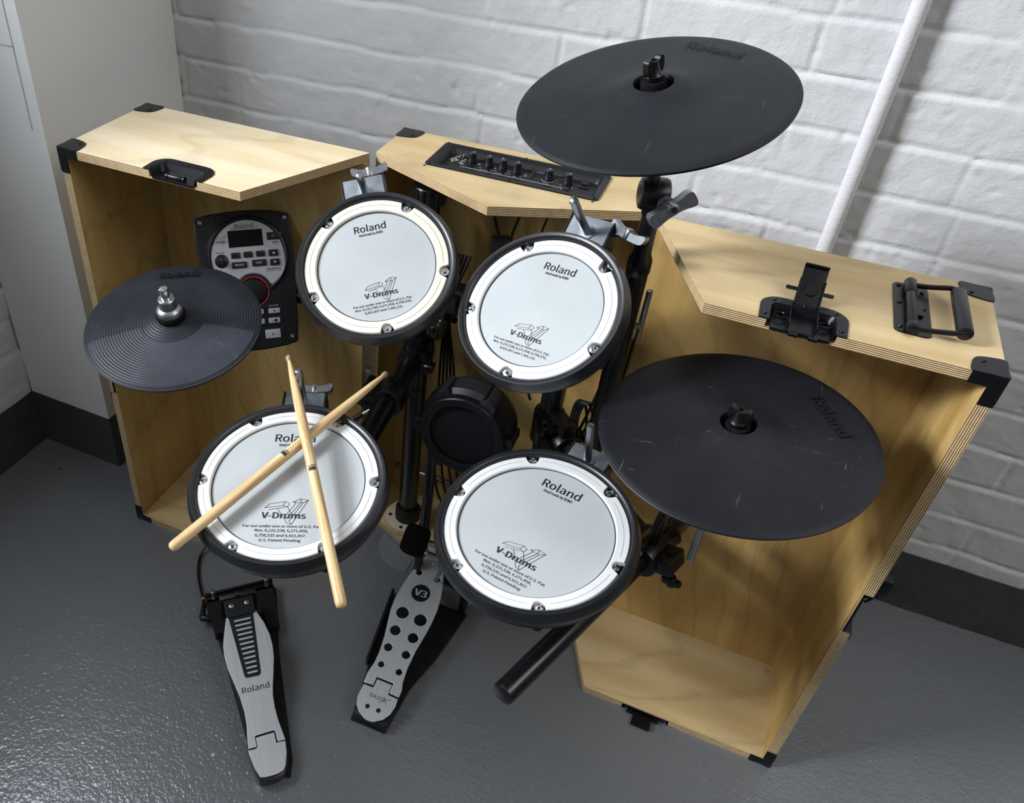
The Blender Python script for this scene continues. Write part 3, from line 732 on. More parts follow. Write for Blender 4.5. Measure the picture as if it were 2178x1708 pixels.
def pad(k, name, label, hoop_mat, small_lines, rod_len, wing):
    c, n, up, R, nb = PADS[k]; M = padM(k); t = thing(name, label, 'drum pad', M, 'round grey-headed drum pads')
    small = R < .09; Ro = R * (1.392 if small else 1.322); Rw = R * (1.236 if small else 1.192); rb = R * (1.157 if small else 1.127); rp = .130 if small else .155
    b = B(); lathe(b, [(Rw - .001, -.020), (Rw - .0005, .002), (Rw + .001, .0068), (Rw + .0042, .0095), (Rw + .0085, .0095), (Ro - .0035, .0062), (Ro, -.0010), (Ro, -.0100), (Ro - .002, -.0150), (Ro - .005, -.016), (Rw - .001, -.020)], n=96)
    obj('rim', b, RIM, t, ang=60)
    b = B(); lathe(b, [(0, -.006), (Rw - .002, -.006), (Rw - .001, -.012), (Ro - .006, -.016), (Ro - .008, -.030), (Ro - .018, -.042), (Ro - .030, -.050), (.035, -.056), (0, -.056)], n=72); lathe(b, [(0, -.056), (.030, -.056), (.028, -.064), (0, -.064)], n=24)
    for i in range(nb): a = R_(90 + 360 / nb * (i + .5)); cyl(b, ((Ro - .026) * math.cos(a), (Ro - .026) * math.sin(a), -.050), ((Ro - .026) * math.cos(a), (Ro - .026) * math.sin(a), -.058), .008, n=16, bev=.002)
    obj('shell', b, SHELL, t)
    # hoop with scooped notches at the bolts
    ang0 = (90 + 36) if nb == 5 else 180; bolts = [R_(ang0 - 360 / nb * i) for i in range(nb)]
    N = nb * 64; b = B(); rings = [[], [], [], [], [], []]; w_ = .0076
    for i in range(N):
        a = 2 * math.pi * i / N; ro = Rw - .0008
        dd = min((abs((a - q + math.pi) % (2 * math.pi) - math.pi) for q in bolts)); y = rb * math.sin(dd) if dd < .5 else 1
        if y < w_: ro = rb - math.sqrt(max(0, w_ ** 2 - y ** 2)) * .80
        for j, (r, z) in enumerate(((R + .0008, -.0005), (R + .0015, .0030), (R + .0030, .0042), (ro - .0012, .0042), (ro, .0030), (ro, -.006))):
            rings[j].append(b.verts.new((r * math.cos(a), r * math.sin(a), z)))
    for p, q in zip(rings, rings[1:]):
        for i in range(N): b.faces.new((p[i], p[(i + 1) % N], q[(i + 1) % N], q[i]))
    hp = obj('hoop', b, hoop_mat, t, ang=35)
    for i in range(nb):
        b = B(); a0 = bolts[i] - R_(7.5); a1_ = bolts[i] - R_(360 / nb - 7.5); rr = (R + Rw) / 2 + .0008; m = 20
        for j in range(m):
            p, q = a0 + (a1_ - a0) * j / m, a0 + (a1_ - a0) * (j + 1) / m; bar(b, rr * math.cos(p), rr * math.sin(p), rr * math.cos(q), rr * math.sin(q), .00045, .0042)
        obj('hoop_groove', b, GROOVE, hp)
    b = B(); lathe(b, [(0, 0), (R + .001, 0), (R + .001, -.001), (0, -.001)], n=96); hd_ = obj('mesh_head', b, HEAD, t)
    b = B(); lathe(b, [(R - .0005, .0003), (R + .0007, .0006), (R + .0008, -.0004), (R - .0005, 0)], n=96); obj('head_seam', b, INK, hd_)
    for q in bolts:
        bx_, by_ = rb * math.cos(q), rb * math.sin(q)
        b = B(); lathe(b, [(0, .0052), (.0020, .0050), (.0031, .0036), (.0034, .0012), (.0060, .0008), (.0062, -.001), (0, -.001)], T(bx_, by_, 0), 22); obj('tension_bolt', b, CHROME, t, ang=30)
    b = B(); z = .0003
    text(b, 'Roland', .178 * R, 0, .735 * R, z, w=.545 * R, bold=.016, ext=.0001)
    text(b, 'Head made by REMO', .062 * R, .0, .605 * R, z, bold=.012, w=.41 * R); obj('maker_lettering', b, INK, hd_); b = B()
    vlogo(b, 0, -.515 * R, .56 * R, z)
    for i, s in enumerate(small_lines): text(b, s, .053 * R, .0, (-.675 - .072 * i) * R, z, bold=.008, sx=1.12)
    obj('logo_lettering', b, INK, hd_)
    # mount
    rm = Ro - .010; re = rp + .023
    b = B(); shape(b, [rrect(-.029, .029, rm - .02, re, .002), circ(0, rp, .0085)], -.0222, -.0200, .0003)
    pl = obj('mounting_plate', b, ZINC, t)
    for s in (-1, 1): b = B(); rbox(b, s * .031 - .0012, s * .031 + .0012, rm - .02, re + .001, -.050, -.0185, .0006); obj('plate_flange', b, MBLK, pl)
    b = B(); cyl(b, (0, rp, -.080), (0, rp, rod_len - .020), .0058, n=20, bev=.0035); obj('mounting_rod', b, STEEL, t)
    b = B(); lathe(b, [(.0058, -.0199), (.0108, -.0199), (.0108, -.0182), (.0058, -.0178)], T(0, rp, 0), 24); obj('rod_bushing', b, ZINC, pl)
    # wing screw
    b = B(); s = wing; y0 = rp + .012
    if s == 0:
        b2 = frame((.012, re + .010, -.024), (0, 1, .25), (1, .1, 0)); cyl(b, (.012, re - .01, -.028), (.012, re + .008, -.025), .004, n=12)
    else:
        b2 = frame((s * .052, y0 + .004, -.026), (.25, .75, .6), (1, -.25, .0)); cyl(b, (s * .030, y0, -.030), (s * .050, y0 + .002, -.028), .004, n=12)
    prism(b, smooth2([(-.026, .008), (-.024, -.004), (-.008, -.007), (.008, -.007), (.024, -.004), (.026, .008), (.012, .004), (.0, .0035), (-.012, .004)], 4), -.0055, .0055, b2 @ Matrix.Rotation(R_(90), 4, 'X'))
    cyl(b, b2 @ Vector((0, 0, -.008)), b2 @ Vector((0, 0, .006)), .0065, n=16, bev=.001)
    obj('wing_screw', b, STEEL, t)
    return t
PAT1 = ['For use under one or more of U.S. Pat.', 'Nos. 6,121,538; 6,271,458; 6,756,535;', '6,921,857 and 7,385,135.']
PAT2 = ['For use under one or more of U.S. Pat.', 'Nos. 6,121,538, 6,271,458,', '6,756,535 and 6,921,857.', 'U.S. Patent Pending']
pad('tom1', 'drum_pad', 'small drum pad at the upper left, cream hoop, mounted beside the electronic module', HOOP_I, PAT1, .046, 0)
pad('tom2', 'drum_pad', 'small drum pad below the amplifier panel, left of the tall black cymbal post', HOOP_W, PAT1, .080, 1)
pad('floor', 'drum_pad', 'larger drum pad with no sticks on it, at the lower middle beside the scuffed cymbal', HOOP_W, PAT2, .076, 1)
pad('snare', 'drum_pad', 'larger drum pad at the lower left with two crossed sticks on it', HOOP_W, PAT2, .073, 0)

# ------------------------------------------------------------------ cymbals
def cymbal(name, label, cat, c, n, r, mat, txt, ta, tr_, group, bell=.0225):
    n_, u, v = uv(n); t = thing(name, label, cat, frame(c, n, u), group)
    b = B(); e = .0022
    pr = [(bell, .012), (bell + .0015, .0165), (bell + .005, .0162), (r * .22, .0135), (r * .28, .0095), (r * .36, .0062), (r * .48, .0042), (r * .7, .0018), (r * .93, -.0010), (r - .003, -.0018), (r, -.0042), (r - .001, -.0075), (r - .006, -.0082), (r * .6, -.006), (r * .3, -.004), (bell, .004), (bell, .010)]
    lathe(b, pr, n=128); cy = obj('bow', b, mat, t, ang=50)
    b = B(); a = ta; text(b, 'Roland', .0205, 0, 0, .0, rot=0, w=.072, bold=.01, ext=.00022)
    b.transform(T(tr_ * math.cos(a), tr_ * math.sin(a), .0030) @ Matrix.Rotation(a - math.pi / 2, 4, 'Z') @ Matrix.Rotation(R_(-1), 4, 'X'))
    obj('embossed_name', b, CYMTXT, cy)
    return t
def wingnut(t, z0, ang=0, mat=CLAMP):
    b = B(); cyl(b, (0, 0, z0 - .006), (0, 0, z0 + .014), .0145, n=28, bev=.002); obj('felt_washer', b, FELT, t)
    b = B(); M = T(0, 0, z0 + .016) @ Matrix.Rotation(ang, 4, 'Z')
    lathe(b, [(0, 0), (.0105, 0), (.0105, .004), (.0075, .008), (.0055, .020), (.0030, .021), (.0030, .018), (0, .018)], M, 24)
    for s in (-1, 1):
        prism(b, smooth2([(0, .003), (s * .010, .004), (s * .0135, .012), (s * .0125, .022), (s * .0085, .023), (s * .004, .019), (0, .018)], 4), -.0036, .0036, M @ Matrix.Rotation(R_(90), 4, 'X'))
    obj('wing_nut', b, mat, t)
    b = B(); lathe(b, [(0, -.004), (.022, -.004), (.0255, .002), (.0275, .002), (.0275, -.022), (.012, -.030), (0, -.030)], n=28); obj('cup_washer', b, FELT, t)
    b = B(); cyl(b, (0, 0, -.06), (0, 0, z0 + .03), .0033, n=12); obj('threaded_rod', b, STEEL, t)
cr = cymbal('cymbal_pad', 'large black rubber cymbal pad raised highest, in front of the white wall', 'cymbal', (.900, -.4745, 1.095), (-.166, -.206, .964), .157, CYM, '', math.atan2(107.2, 50.1), .1185, 'large black cymbal pads', .0210)
wingnut(cr, .006, R_(60))
rd = cymbal('cymbal_pad', 'large scuffed black cymbal pad at the right, in front of the open right case', 'cymbal', (1.1000, -.6140, .7710), (-.097, -.078, .992), .1600, CYM2, '', math.atan2(61.9, 98.3), .1165, 'large black cymbal pads', .0195)
wingnut(rd, -.001, R_(-20))
# hi-hat
Mh = frame((.323, -.674, .719), (.049, -.198, .979), uv((.049, -.198, .979))[1])
hh = thing('hihat_pad', 'smaller black ribbed hi-hat cymbal pad with silver clutch, at the left over the module', 'cymbal', Mh)
r = .129; a_s = (math.atan2(-89.1, -94.0), math.atan2(39.1, 122.9))
def sector(a0, a1, r0, r1, m, zf):
    b = B(); K = 8; rows = []
    for i in range(m + 1):
        a = a0 + (a1 - a0) * i / m
        rows.append([b.verts.new(((r0 + (r1 - r0) * j / K) * math.cos(a), (r0 + (r1 - r0) * j / K) * math.sin(a), zf(r0 + (r1 - r0) * j / K))) for j in range(K + 1)])
    for p, q in zip(rows, rows[1:]):
        for j in range(K): b.faces.new((p[j], p[j + 1], q[j + 1], q[j]))
    return b
b = B(); lathe(b, [(.012, .012), (.017, .0125), (.028, .0115), (.038, .0072), (.044, .0050), (r * .7, .0020), (r - .003, -.0020), (r, -.0040), (r - .001, -.0070), (r - .006, -.008), (r * .5, -.006), (.012, .0), (.012, .012)], n=128)
hb_ = obj('bow', b, HAT, hh, ang=50)
zf_ = lambda q: np.interp(q, [.028, .038, .044, r * .7, r - .003, r - .0002], [.0115, .0072, .0050, .0020, -.0020, -.0038]) + .0005
b = sector(a_s[0], a_s[1], .046, r - .0006, 60, zf_); obj('edge_zone', b, HATL, hh, ang=60)
b = B()
for a in a_s:
    for q in range(14):
        r0_, r1_ = .030 + (r - .032) * q / 14, .030 + (r - .032) * (q + 1) / 14
        bar(b, r0_ * math.cos(a), r0_ * math.sin(a), r1_ * math.cos(a), r1_ * math.sin(a), .0007, float(zf_((r0_ + r1_) / 2)) + .0004)
obj('zone_seam', b, SHCH, hh)
a = math.atan2(87.8, -50.4) ; b = B(); text(b, 'Roland', .0165, 0, 0, 0, w=.056, bold=.01, ext=.0006)
ta = math.atan2(102.9 - 73.2, -28.7 + 75.9); b.transform(T(-.0504, .0878, .0036) @ Matrix.Rotation(ta, 4, 'Z')); obj('embossed_name', b, CYMTXT, hb_)
b = B(); cyl(b, (0, 0, .006), (0, 0, .0210), .0215, n=32, bev=.003); obj('felt_washer', b, FELT, hh)
b = B(); lathe(b, [(0, .021), (.0190, .021), (.0195, .026), (.0175, .030), (.0130, .033), (.0122, .048), (.0105, .050), (0, .050)], n=32); obj('clutch', b, STEEL, hh)
b = B(); lathe(b, [(0, .050), (.0068, .050), (.0068, .064), (.0056, .0675), (0, .068)], n=20); cyl(b, (.0, .0, .056), (-.0115, .004, .056), .0026, n=10); obj('clutch_screw', b, CHROME, hh)
b = B(); cyl(b, (0, 0, -.09), (0, 0, .0), .0050, n=16); obj('hihat_rod', b, STEEL, hh)
hb_arm = Mh @ Vector((0, 0, -.155))
hb_arm = Mh @ Vector((0, 0, -.085))
b = B(); tube(b, [hb_arm, (.285, -.52, .585), (.262, -.395, .560), (.30, -.335, .565), (.40, -.325, .575)], .007, 14); robj('mounting_rod', b, TUBE)
b = B(); cyl(b, hb_arm - Vector((0, 0, .014)), hb_arm + Vector((0, 0, .016)), .014, n=20, bev=.004); robj('rod_lock', b, CLAMP)

# crash post
cp_t = thing('cymbal_post', 'tall black upright post carrying the highest cymbal, silver wing nut near its top', 'stand', T(.9238, -.410))
def cobj(name, b, mat, par=None): b.transform(T(-.9238, .410)); return obj(name, b, mat, par or cp_t)
b = B(); cyl(b, (.9238, -.410, .345), (.9238, -.410, .840), .0155, n=28, bev=.002); lathe(b, [(.0155, .835), (.0170, .842), (.0165, .858), (.0125, .868), (.0120, .93), (0, .93)], T(.9238, -.410), 28); cobj('post_tube', b, TUBE)
jt = Vector((.9215, -.420, .957))
b = B(); cyl(b, jt - Vector((.018, .006, 0)), jt + Vector((.018, .006, 0)), .0215, n=30, bev=.006); cyl(b, (.9238, -.410, .925), jt, .0135, n=20, bev=.003); cobj('tilter', b, CLAMP)
top = Vector((.900, -.4745, 1.095)) - Vector((-.166, -.206, .964)) * .035
b = B(); cyl(b, jt, top, .0085, n=20, bev=.002); cobj('tilter_rod', b, CLAMP)
o_ = Vector((.45, -.86, .2)).normalized()
b = B(); wj = jt + Vector((.014, -.010, -.004)); cyl(b, wj, wj + o_ * .030, .0055, n=14)
lathe(b, [(.006, 0), (.0105, 0), (.0105, .004), (.006, .004)], along(wj + o_ * .010, wj + o_ * .02)[0], 20)
Mw = frame(wj + o_ * .032, o_, (1, .25, .75)); prism(b, smooth2([(-.031, -.001), (-.028, -.010), (-.010, -.0075), (.010, -.0075), (.028, -.011), (.031, .001), (.027, .0085), (.009, .0065), (-.009, .0065), (-.027, .0075)], 4), -.008, .008, Mw)
cyl(b, Mw @ Vector((0, 0, -.011)), Mw @ Vector((0, 0, .0095)), .0075, n=18, bev=.001); w_o = cobj('wing_nut', b, STEEL)
b = B(); cyl(b, Mw @ Vector((0, 0, .0093)), Mw @ Vector((0, 0, .0098)), .0040, n=16); cobj('screw_recess', b, HOLE, w_o)
b = B(); cyl(b, (.945, -.385, .715), (.945, -.385, .80), .0046, n=14, bev=.001); cyl(b, (.926, -.404, .742), (.945, -.385, .742), .006, n=12); cobj('height_rod', b, STEEL)
# ride rod
rp_ = thing('cymbal_post', 'thin silver rod hanging below the lower right cymbal', 'stand', T(1.1035, -.600, .53))
b = B(); tube(b, [(0.001, 0, 0), (0, -.001, .08), (-.0005, -.003, .150), (-.001, -.0105, .180)], .0052, 8, 6, True); obj('rod', b, STEEL, rp_, ang=20)
b = B(); cyl(b, (-.03, .03, .118), (.006, -.004, .124), .014, n=18, bev=.004); cyl(b, (0, 0, .11), (0, 0, .14), .011, n=18, bev=.003); obj('clamp', b, CLAMP, rp_)
b = B(); tube(b, [(1.075, -.571, .650), (1.062, -.545, .58), (1.055, -.515, .50), (1.054, -.503, .445)], .0085, 12, 6); robj('mounting_rod', b, TUBE)

# ------------------------------------------------------------------ sound module
nm = Vector((.4797, -.6995, .5297)); xm = Vector((.8127, .5818, .0323))
tm = thing('sound_module', 'black electronic control module with round silver face, dark screen and buttons inside the left case', 'module', frame((.2655, -.4000, .6273), nm, xm))
mm = lambda L: [(x / 1000, y / 1000) for x, y in L]
outl = mm([(-82, 118.3), (-53, 123.6), (-26, 126), (0, 126.8), (26, 126), (51, 124), (86, 116.2), (88.5, 100), (89, 63), (87, -16), (83, -87), (80.5, -112), (77, -115.5), (60, -119.8), (24, -123.5), (0, -124), (-30, -123), (-62, -119.5), (-72, -115), (-74, -105), (-76, -60), (-79, 20), (-82, 80)])
b = B(); shape(b, [outl], -.030, -.002, .003); tmb = obj('body', b, PDRK, tm)
b = B(); shape(b, [mm([(-46, 124.0), (0, 125.6), (51, 122.8), (84.5, 115.5), (86.5, 63), (84, -16), (80, -88), (78, -112), (60, -117.5), (57, -60), (60, -5), (40, 20), (-30, 60), (-46, 100)])], -.003, -.0008, .0005); obj('dark_fascia', b, PBLK, tm)
b = B(); shape(b, [mm([(-50, -8), (60, -4), (56.5, -116), (24, -120), (-50, -118)])], -.003, -.0003, .0005); obj('lower_fascia', b, PDRK, tm)
cx, cy, rr = .007, .0445, .0655
b = B(); lathe(b, [(rr - .001, -.004), (rr - .001, .0018), (rr + .0015, .0034), (rr + .0045, .0026), (rr + .0075, -.001), (rr + .0085, -.004)], T(cx, cy), 72); obj('face_ring', b, PDRK, tm)
b = B(); dc = (.0105, -.0180)
pts = []
for i in range(80):
    a = 2 * math.pi * i / 80; x, y = cx + (rr - .0012) * math.cos(a), cy + (rr - .0012) * math.sin(a)
    d = math.hypot(x - dc[0], y - dc[1])
    if d < .0335: continue
    pts.append((x, y))
# cut by the dial circle: order the points starting after the gap and append the arc
pts.sort(key=lambda p: (math.atan2(p[1] - cy, p[0] - cx) + math.pi / 2 - .05) % (2 * math.pi))
a_e = math.atan2(pts[-1][1] - dc[1], pts[-1][0] - dc[0]); a_b = math.atan2(pts[0][1] - dc[1], pts[0][0] - dc[0])
if a_e < a_b: a_e += 2 * math.pi
arc = [(dc[0] + .0335 * math.cos(a_e + (a_b - a_e) * i / 24), dc[1] + .0335 * math.sin(a_e + (a_b - a_e) * i / 24)) for i in range(1, 24)]
prism(b, pts + arc, -.002, .0008); fp = obj('face_plate', b, SILV, tm)
b = B(); shape(b, [mm([(-24.2, 91.8), (36.4, 91.5), (36.4, 62.5), (-24.2, 62.5)])], .0008, .0014); obj('screen', b, SCREEN, tm)
def btn(x0, x1, y0, y1, mat=PDRK, h=.0032): 
    b = B(); rbox(b, x0 / 1000, x1 / 1000, y0 / 1000, y1 / 1000, .0005, h, .0011); return obj('button', b, mat, tm)
for x_ in (-14.2, 7.7, 29.6): btn(x_ - 8, x_ + 8, 43.2, 53.2)
for q in ((44, 61, 42, 53.5), (45, 62, 25.5, 37), (-22.3, 3.9, 25.5, 36.5), (13, 38.5, 26.5, 38), (44, 70, 71, 84)): btn(*q)
for q in ((32.6, 53, -59.5, -50.5), (31, 51.5, -77, -67.5), (22.5, 50, -104, -88), (8, 24, -77, -67.5), (8, 24, -59.5, -50.5)): btn(*q, mat=SILB)
b = B(); lathe(b, [(.0245, .0005), (.0250, .003), (.0272, .003), (.0274, .0005)], T(*dc), 56); obj('dial_ring', b, RED, tm)
b = B(); lathe(b, [(.0272, -.003), (.0274, .0028), (.0300, .0026), (.0335, -.0005), (.0335, -.003)], T(*dc), 56); obj('dial_bezel', b, PDRK, tm)
b = B(); lathe(b, [(.0300, -.001), (.0305, .0012), (.0325, .0006), (.0330, -.002)], T(*dc), 56); obj('dial_trim', b, SILV, tm)
b = B(); lathe(b, [(0, .006), (.018, .006), (.0225, .0045), (.0242, .001), (.0242, -.001), (0, -.001)], T(*dc), 48); obj('dial', b, PBLK, tm)
b = B(); lathe(b, [(0, .0010), (.0120, .0010), (.0120, .0016), (.0095, .0022), (.0062, .003), (.0055, .012), (.0048, .013), (0, .013)], T(-.0395, .0400), 32); obj('volume_knob', b, PDRK, tm)
b = B()
text(b, 'Roland', .0100, .0055, .0990, .0009, w=.0325, bold=.015); text(b, 'DRUM SOUND MODULE TD-11', .0034, .0055, .0940, .0009, w=.048, bold=.008)
text(b, 'VOLUME', .0040, -.0410, .0545, .0009, bold=.005); vlogo(b, -.0395, .0735, .024, .0009)
text(b, 'SuperNATURAL', .0034, .0500, .0185, .0009, bold=.02); [bar(b, .0535 + q * .0024, yy, .0550 + q * .0024, yy, hh_, .0009) for q in range(4) for yy, hh_ in ((.0668, .0013), (.0645, .0004), (.0634, .0004))]
rp2 = rrect(.0365, .0630, .0160, .0210, .0022)
for p, q in zip(rp2, rp2[1:] + rp2[:1]): bar(b, *p, *q, .0004, .0009)
text(b, '●', .004, .0428, -.0550, .0033); text(b, '>/■', .0062, .0412, -.0722, .0033, bold=.03); text(b, '>', .010, .0362, -.0962, .0033, bold=.03)
lathe(b, [(0, .0001), (.0016, .0001), (.0016, 0), (0, 0)], T(.0428, -.0550, .0033), 16)
obj('black_lettering', b, INK, tm)
b = B(); text(b, 'MENU', .0056, -.0092, .0310, .0033, bold=.015, sx=1.1); text(b, 'EXIT', .0056, .0258, .0322, .0033, bold=.015, sx=1.1); text(b, 'QUICK REC', .0038, .0425, -.0465, .0, bold=.005)
prism(b, [(.0505, .0460), (.0555, .0460), (.0530, .0500)], .0033, .0035); prism(b, [(.0510, .0330), (.0560, .0330), (.0535, .0290)], .0033, .0035)
for a in range(0, 300, 30): bar(b, .0547 + .0020 * math.cos(R_(a - 60)), .0772 + .0020 * math.sin(R_(a - 60)), .0547 + .0020 * math.cos(R_(a - 30)), .0772 + .0020 * math.sin(R_(a - 30)), .0004, .0033)
bar(b, -.0395, .0412, -.0395, .0445, .0005, .0131)
obj('white_lettering', b, WHT, tm)
for px, py in ((-69.7, 109.9), (78, 108.3), (70.5, -104)):
    b = B(); lathe(b, [(0, .0006), (.0016, .0006), (.0020, .0012), (.0034, .0010), (.0040, -.0004), (0, -.0004)], T(px / 1000, py / 1000, -.0008), 18); obj('screw', b, STEEL, tm)
b = B(); cyl(b, (.02, 0, -.030), (.055, .0, -.075), .010, n=16); rbox(b, -.05, .05, -.06, .05, -.037, -.030, .003); obj('mounting_bracket', b, CLAMP, tm)
Mm = frame((.2655, -.4000, .6273), nm, xm); e = Mm @ Vector((.055, 0, -.072))
b = B(); tube(b, [e, Vector((.40, -.345, .60)), Vector((.46, -.31, .585)), Vector((.532, -.268, .56))], .009, 12); robj('mounting_rod', b, TUBE)

# ------------------------------------------------------------------ kick pad
kp = thing('kick_pad', 'black round kick drum pad with cloth face between the rack posts behind the steel pedal', 'drum pad', T(.6955, -.400, 0))
Mk = frame((0, 0, .434), (.01, -.998, .0595), (1, 0, 0))
b = B(); lathe(b, [(.0600, -.006), (.0605, .0), (.0640, .0025), (.0770, .0025), (.0790, .0), (.0790, -.008), (.0775, -.012)], Mk, 72); obj('front_ring', b, PDRK, kp)
b = B(); lathe(b, [(0, -.003), (.045, -.0035), (.0600, -.0055), (.0605, -.008), (0, -.008)], Mk, 56); obj('cloth_face', b, CLOTH, kp)
b = B(); lathe(b, [(.0775, -.010), (.0790, -.018), (.0860, -.022), (.0880, -.050), (.0820, -.072), (.0600, -.082), (0, -.082)], Mk, 48)
obj('housing', b, SHELL, kp)
for i, a in enumerate((122, 62, 182, 2, 242, 302)):
    q = R_(a); M2 = Mk @ Matrix.Rotation(q - math.pi / 2, 4, 'Z')
    b = B(); prism(b, smooth2([(-.013, .074), (.013, .074), (.0115, .088), (.007, .0915), (-.007, .0915), (-.0115, .088)], 3), -.012, -.004, M2); rbox(b, -.009, .009, .080, .091, -.060, -.010, .003, M2); er = obj('lug', b, SHCH, kp)
    b = B(); cyl(b, M2 @ Vector((0, .0835, -.004)), M2 @ Vector((0, .0835, -.0036)), .0042, n=16); obj('lug_hole', b, HOLE, er)
b = B(); rows = []
for i in range(13):
    a = R_(112 - 40 * i / 12); rows.append([b.verts.new(Mk @ Vector((r_ * math.cos(a), r_ * math.sin(a), z_))) for r_, z_ in ((.0800, -.012), (.0885, -.020), (.0900, -.050), (.0870, -.060))])
for p, q in zip(rows, rows[1:]):
    for j in range(3): b.faces.new((p[j], p[j + 1], q[j + 1], q[j]))
obj('top_cover', b, SHCH, kp)
for s in (-1, 1):
    b = B(); cyl(b, (s * .062, .024, .010), (s * .062, .030, .385), .0105, n=20); obj('leg_tube', b, TUBE, kp)
b = B(); rbox(b, -.076, .076, .010, .038, TH + .0005, TH + .010, .003); obj('base_bar', b, MBLK, kp)

# ------------------------------------------------------------------ kick pedal
def plane(A, x, y):
    x = Vector(x).normalized(); y = Vector(y).normalized(); n = x.cross(y); m = Matrix((x, y, n)).transposed().to_4x4(); m.translation = Vector(A); return m
kd = thing('kick_pedal', 'brushed silver kick pedal with two columns of round holes and black beater', 'pedal', T(.699, -.743, 0))
MV = T(-.699, .743, 0) @ plane((.699, -.7429, .030), (.9972, .0754, 0), (-.0739, .9777, .1967))
board = mm([(-13, 363), (-23, 343), (-29.5, 324.7), (-37.7, 297.7), (-44, 267), (-47.4, 238), (-47, 212), (-43, 185), (-38.5, 156), (-36.5, 127), (-37.5, 103), (-42.5, 80), (-42, 61.5), (-24.3, 61.4), (-23.2, 78.4), (10.5, 77.0), (9.9, 57.5), (28.1, 55.7), (28.9, 70), (25.6, 84), (24.5, 113), (27.6, 149), (33.2, 181.6), (37.5, 210.8), (39.3, 239.8), (37, 271), (31, 302), (23.6, 327), (6, 360)])
CC = [(-22.8, 213.9, 12.2), (14.9, 210.7, 12.2), (-23.2, 175.1, 10.1), (13.9, 171.8, 10.1), (-23.9, 138.9, 7.9), (12.8, 136, 7.9), (-24.3, 103.5, 5.9), (12.1, 100.5, 6.1), (-21.4, 306.5, 6.2), (17.3, 303.4, 6.4)]
def dens(P):
    o = []
    for p, q in zip(P, P[1:] + P[:1]): o += [p]
    return o
cornersharp = board[:11] and board
b = B(); shape(b, [board] + [circ(x / 1000, y / 1000, r_ / 1000) for x, y, r_ in CC], -.0035, 0, .0006, MV); fb = obj('footboard', b, BRUSH, kd)
b = B(); lathe(b, [(0, .0003), (.0186, .0003), (.0186, 0), (0, 0)], MV @ T(-.0032, .2643, 0), 40); lg = obj('badge', b, PBLK, fb)
b = B(); text(b, 'V3', .0200, -.0032, .2640, .0004, w=.0245, bold=.06, M=MV, rot=-.02); obj('badge_lettering', b, SILB, fb)
b = B(); lathe(b, [(0, .0004), (.0015, .0004), (.0028, .0012), (.0032, 0), (0, 0)], MV @ T(-.0014, .342, 0), 16); obj('screw', b, STEEL, fb)
b = B(); hl = mm([(-41.5, 58.5), (-22.6, 58.0), (-21.0, 75.0), (8.6, 73.8), (8.0, 54.6), (27.6, 53.0), (28, 39.5), (24.3, 23.4), (15.3, 9.6), (0.4, .2), (-8, -1), (-16.7, .4), (-31, 9), (-39.6, 19.5), (-43.3, 34.8)])
shape(b, [hl], -.0035, 0, .0006, MV @ T(0, 0, -.001)); hp_ = obj('heel_plate', b, BRUSH, kd)
b = B(); text(b, 'BASIX', .0100, -.0080, .0435, -.0009, sx=1.2, bold=.0, M=MV, rot=-.05); bar(b, -.004, .036, .016, .048, .0007, -.0009, MV); bar(b, .003, .048, .012, .035, .0007, -.0009, MV); obj('lettering', b, INK, hp_)
for x_, y_ in ((-19.5, 22.7), (1.8, 21.9)):
    b = B(); lathe(b, [(0, .0003), (.0042, .0003), (.0042, 0), (0, 0)], MV @ T(x_ / 1000, y_ / 1000, -.001), 20); obj('rivet', b, HOLE, hp_)
def kw(P): return [(x - .699, y + .743) for x, y in P]
b = B(); prism(b, kw([(.655, -.742), (.722, -.740), (.726, -.64), (.745, -.56), (.762, -.435), (.612, -.435), (.620, -.56), (.640, -.66)]), .0015, .0055); obj('base_plate', b, MBLK, kd)
b = B(); rbox(b, -.042, .024, .004, .055, .0055, .024, .003); obj('heel_block', b, MBLK, kd)
b = B(); prism(b, kw([(.628, -.628), (.633, -.628), (.607, -.452), (.602, -.452)]), .0015, .020); obj('side_rail', b, MBLK, kd)
for sx_ in (-.058, .045):
    b = B(); rbox(b, sx_, sx_ + .013, .300, .322, .0055, .150, .004); obj('upright', b, MBLK, kd)
b = B(); cyl(b, (-.065, .311, .138), (.066, .311, .138), .0055, n=16, bev=.001); cyl(b, (-.018, .311, .138), (-.002, .311, .138), .017, n=24, bev=.002); obj('axle', b, STEEL, kd)
b = B(); cyl(b, (.060, .316, .135), (.060, .316, .03), .0065, n=10); obj('spring', b, STEEL, kd)
bc = Vector((.6500 - .699, -.468 + .743, .206))
b = B(); cyl(b, (-.030, .311, .138), bc + Vector((0, .004, 0)), .0035, n=12); obj('beater_shaft', b, STEEL, kd)
ax = Vector((.06, .66, .75)).normalized(); M3 = frame(bc - ax * .027, ax, (1, 0, 0))
b = B(); lathe(b, [(0, 0), (.018, 0), (.0235, .004), (.0248, .012), (.0248, .042), (.0235, .050), (.020, .054), (.018, .0525), (0, .0525)], M3, 36); obj('beater', b, FELT, kd)
b = B(); cyl(b, bc + Vector((.026, .0, .006)), bc + Vector((.044, .004, .004)), .0065, n=6); cyl(b, bc + Vector((.044, .004, .004)), bc + Vector((.050, .0, .004)), .004, n=10); cyl(b, (-.012, .311, .166), (.014, .306, .156), .006, n=6); obj('clamp_bolt', b, STEEL, kd)
b = B(); tube(b, [(-.010, .327, .15), (-.006, .312, .157), (-.0, .298, .125), (-.004, .288, .100)], .004, 8); obj('chain', b, STEEL, kd)

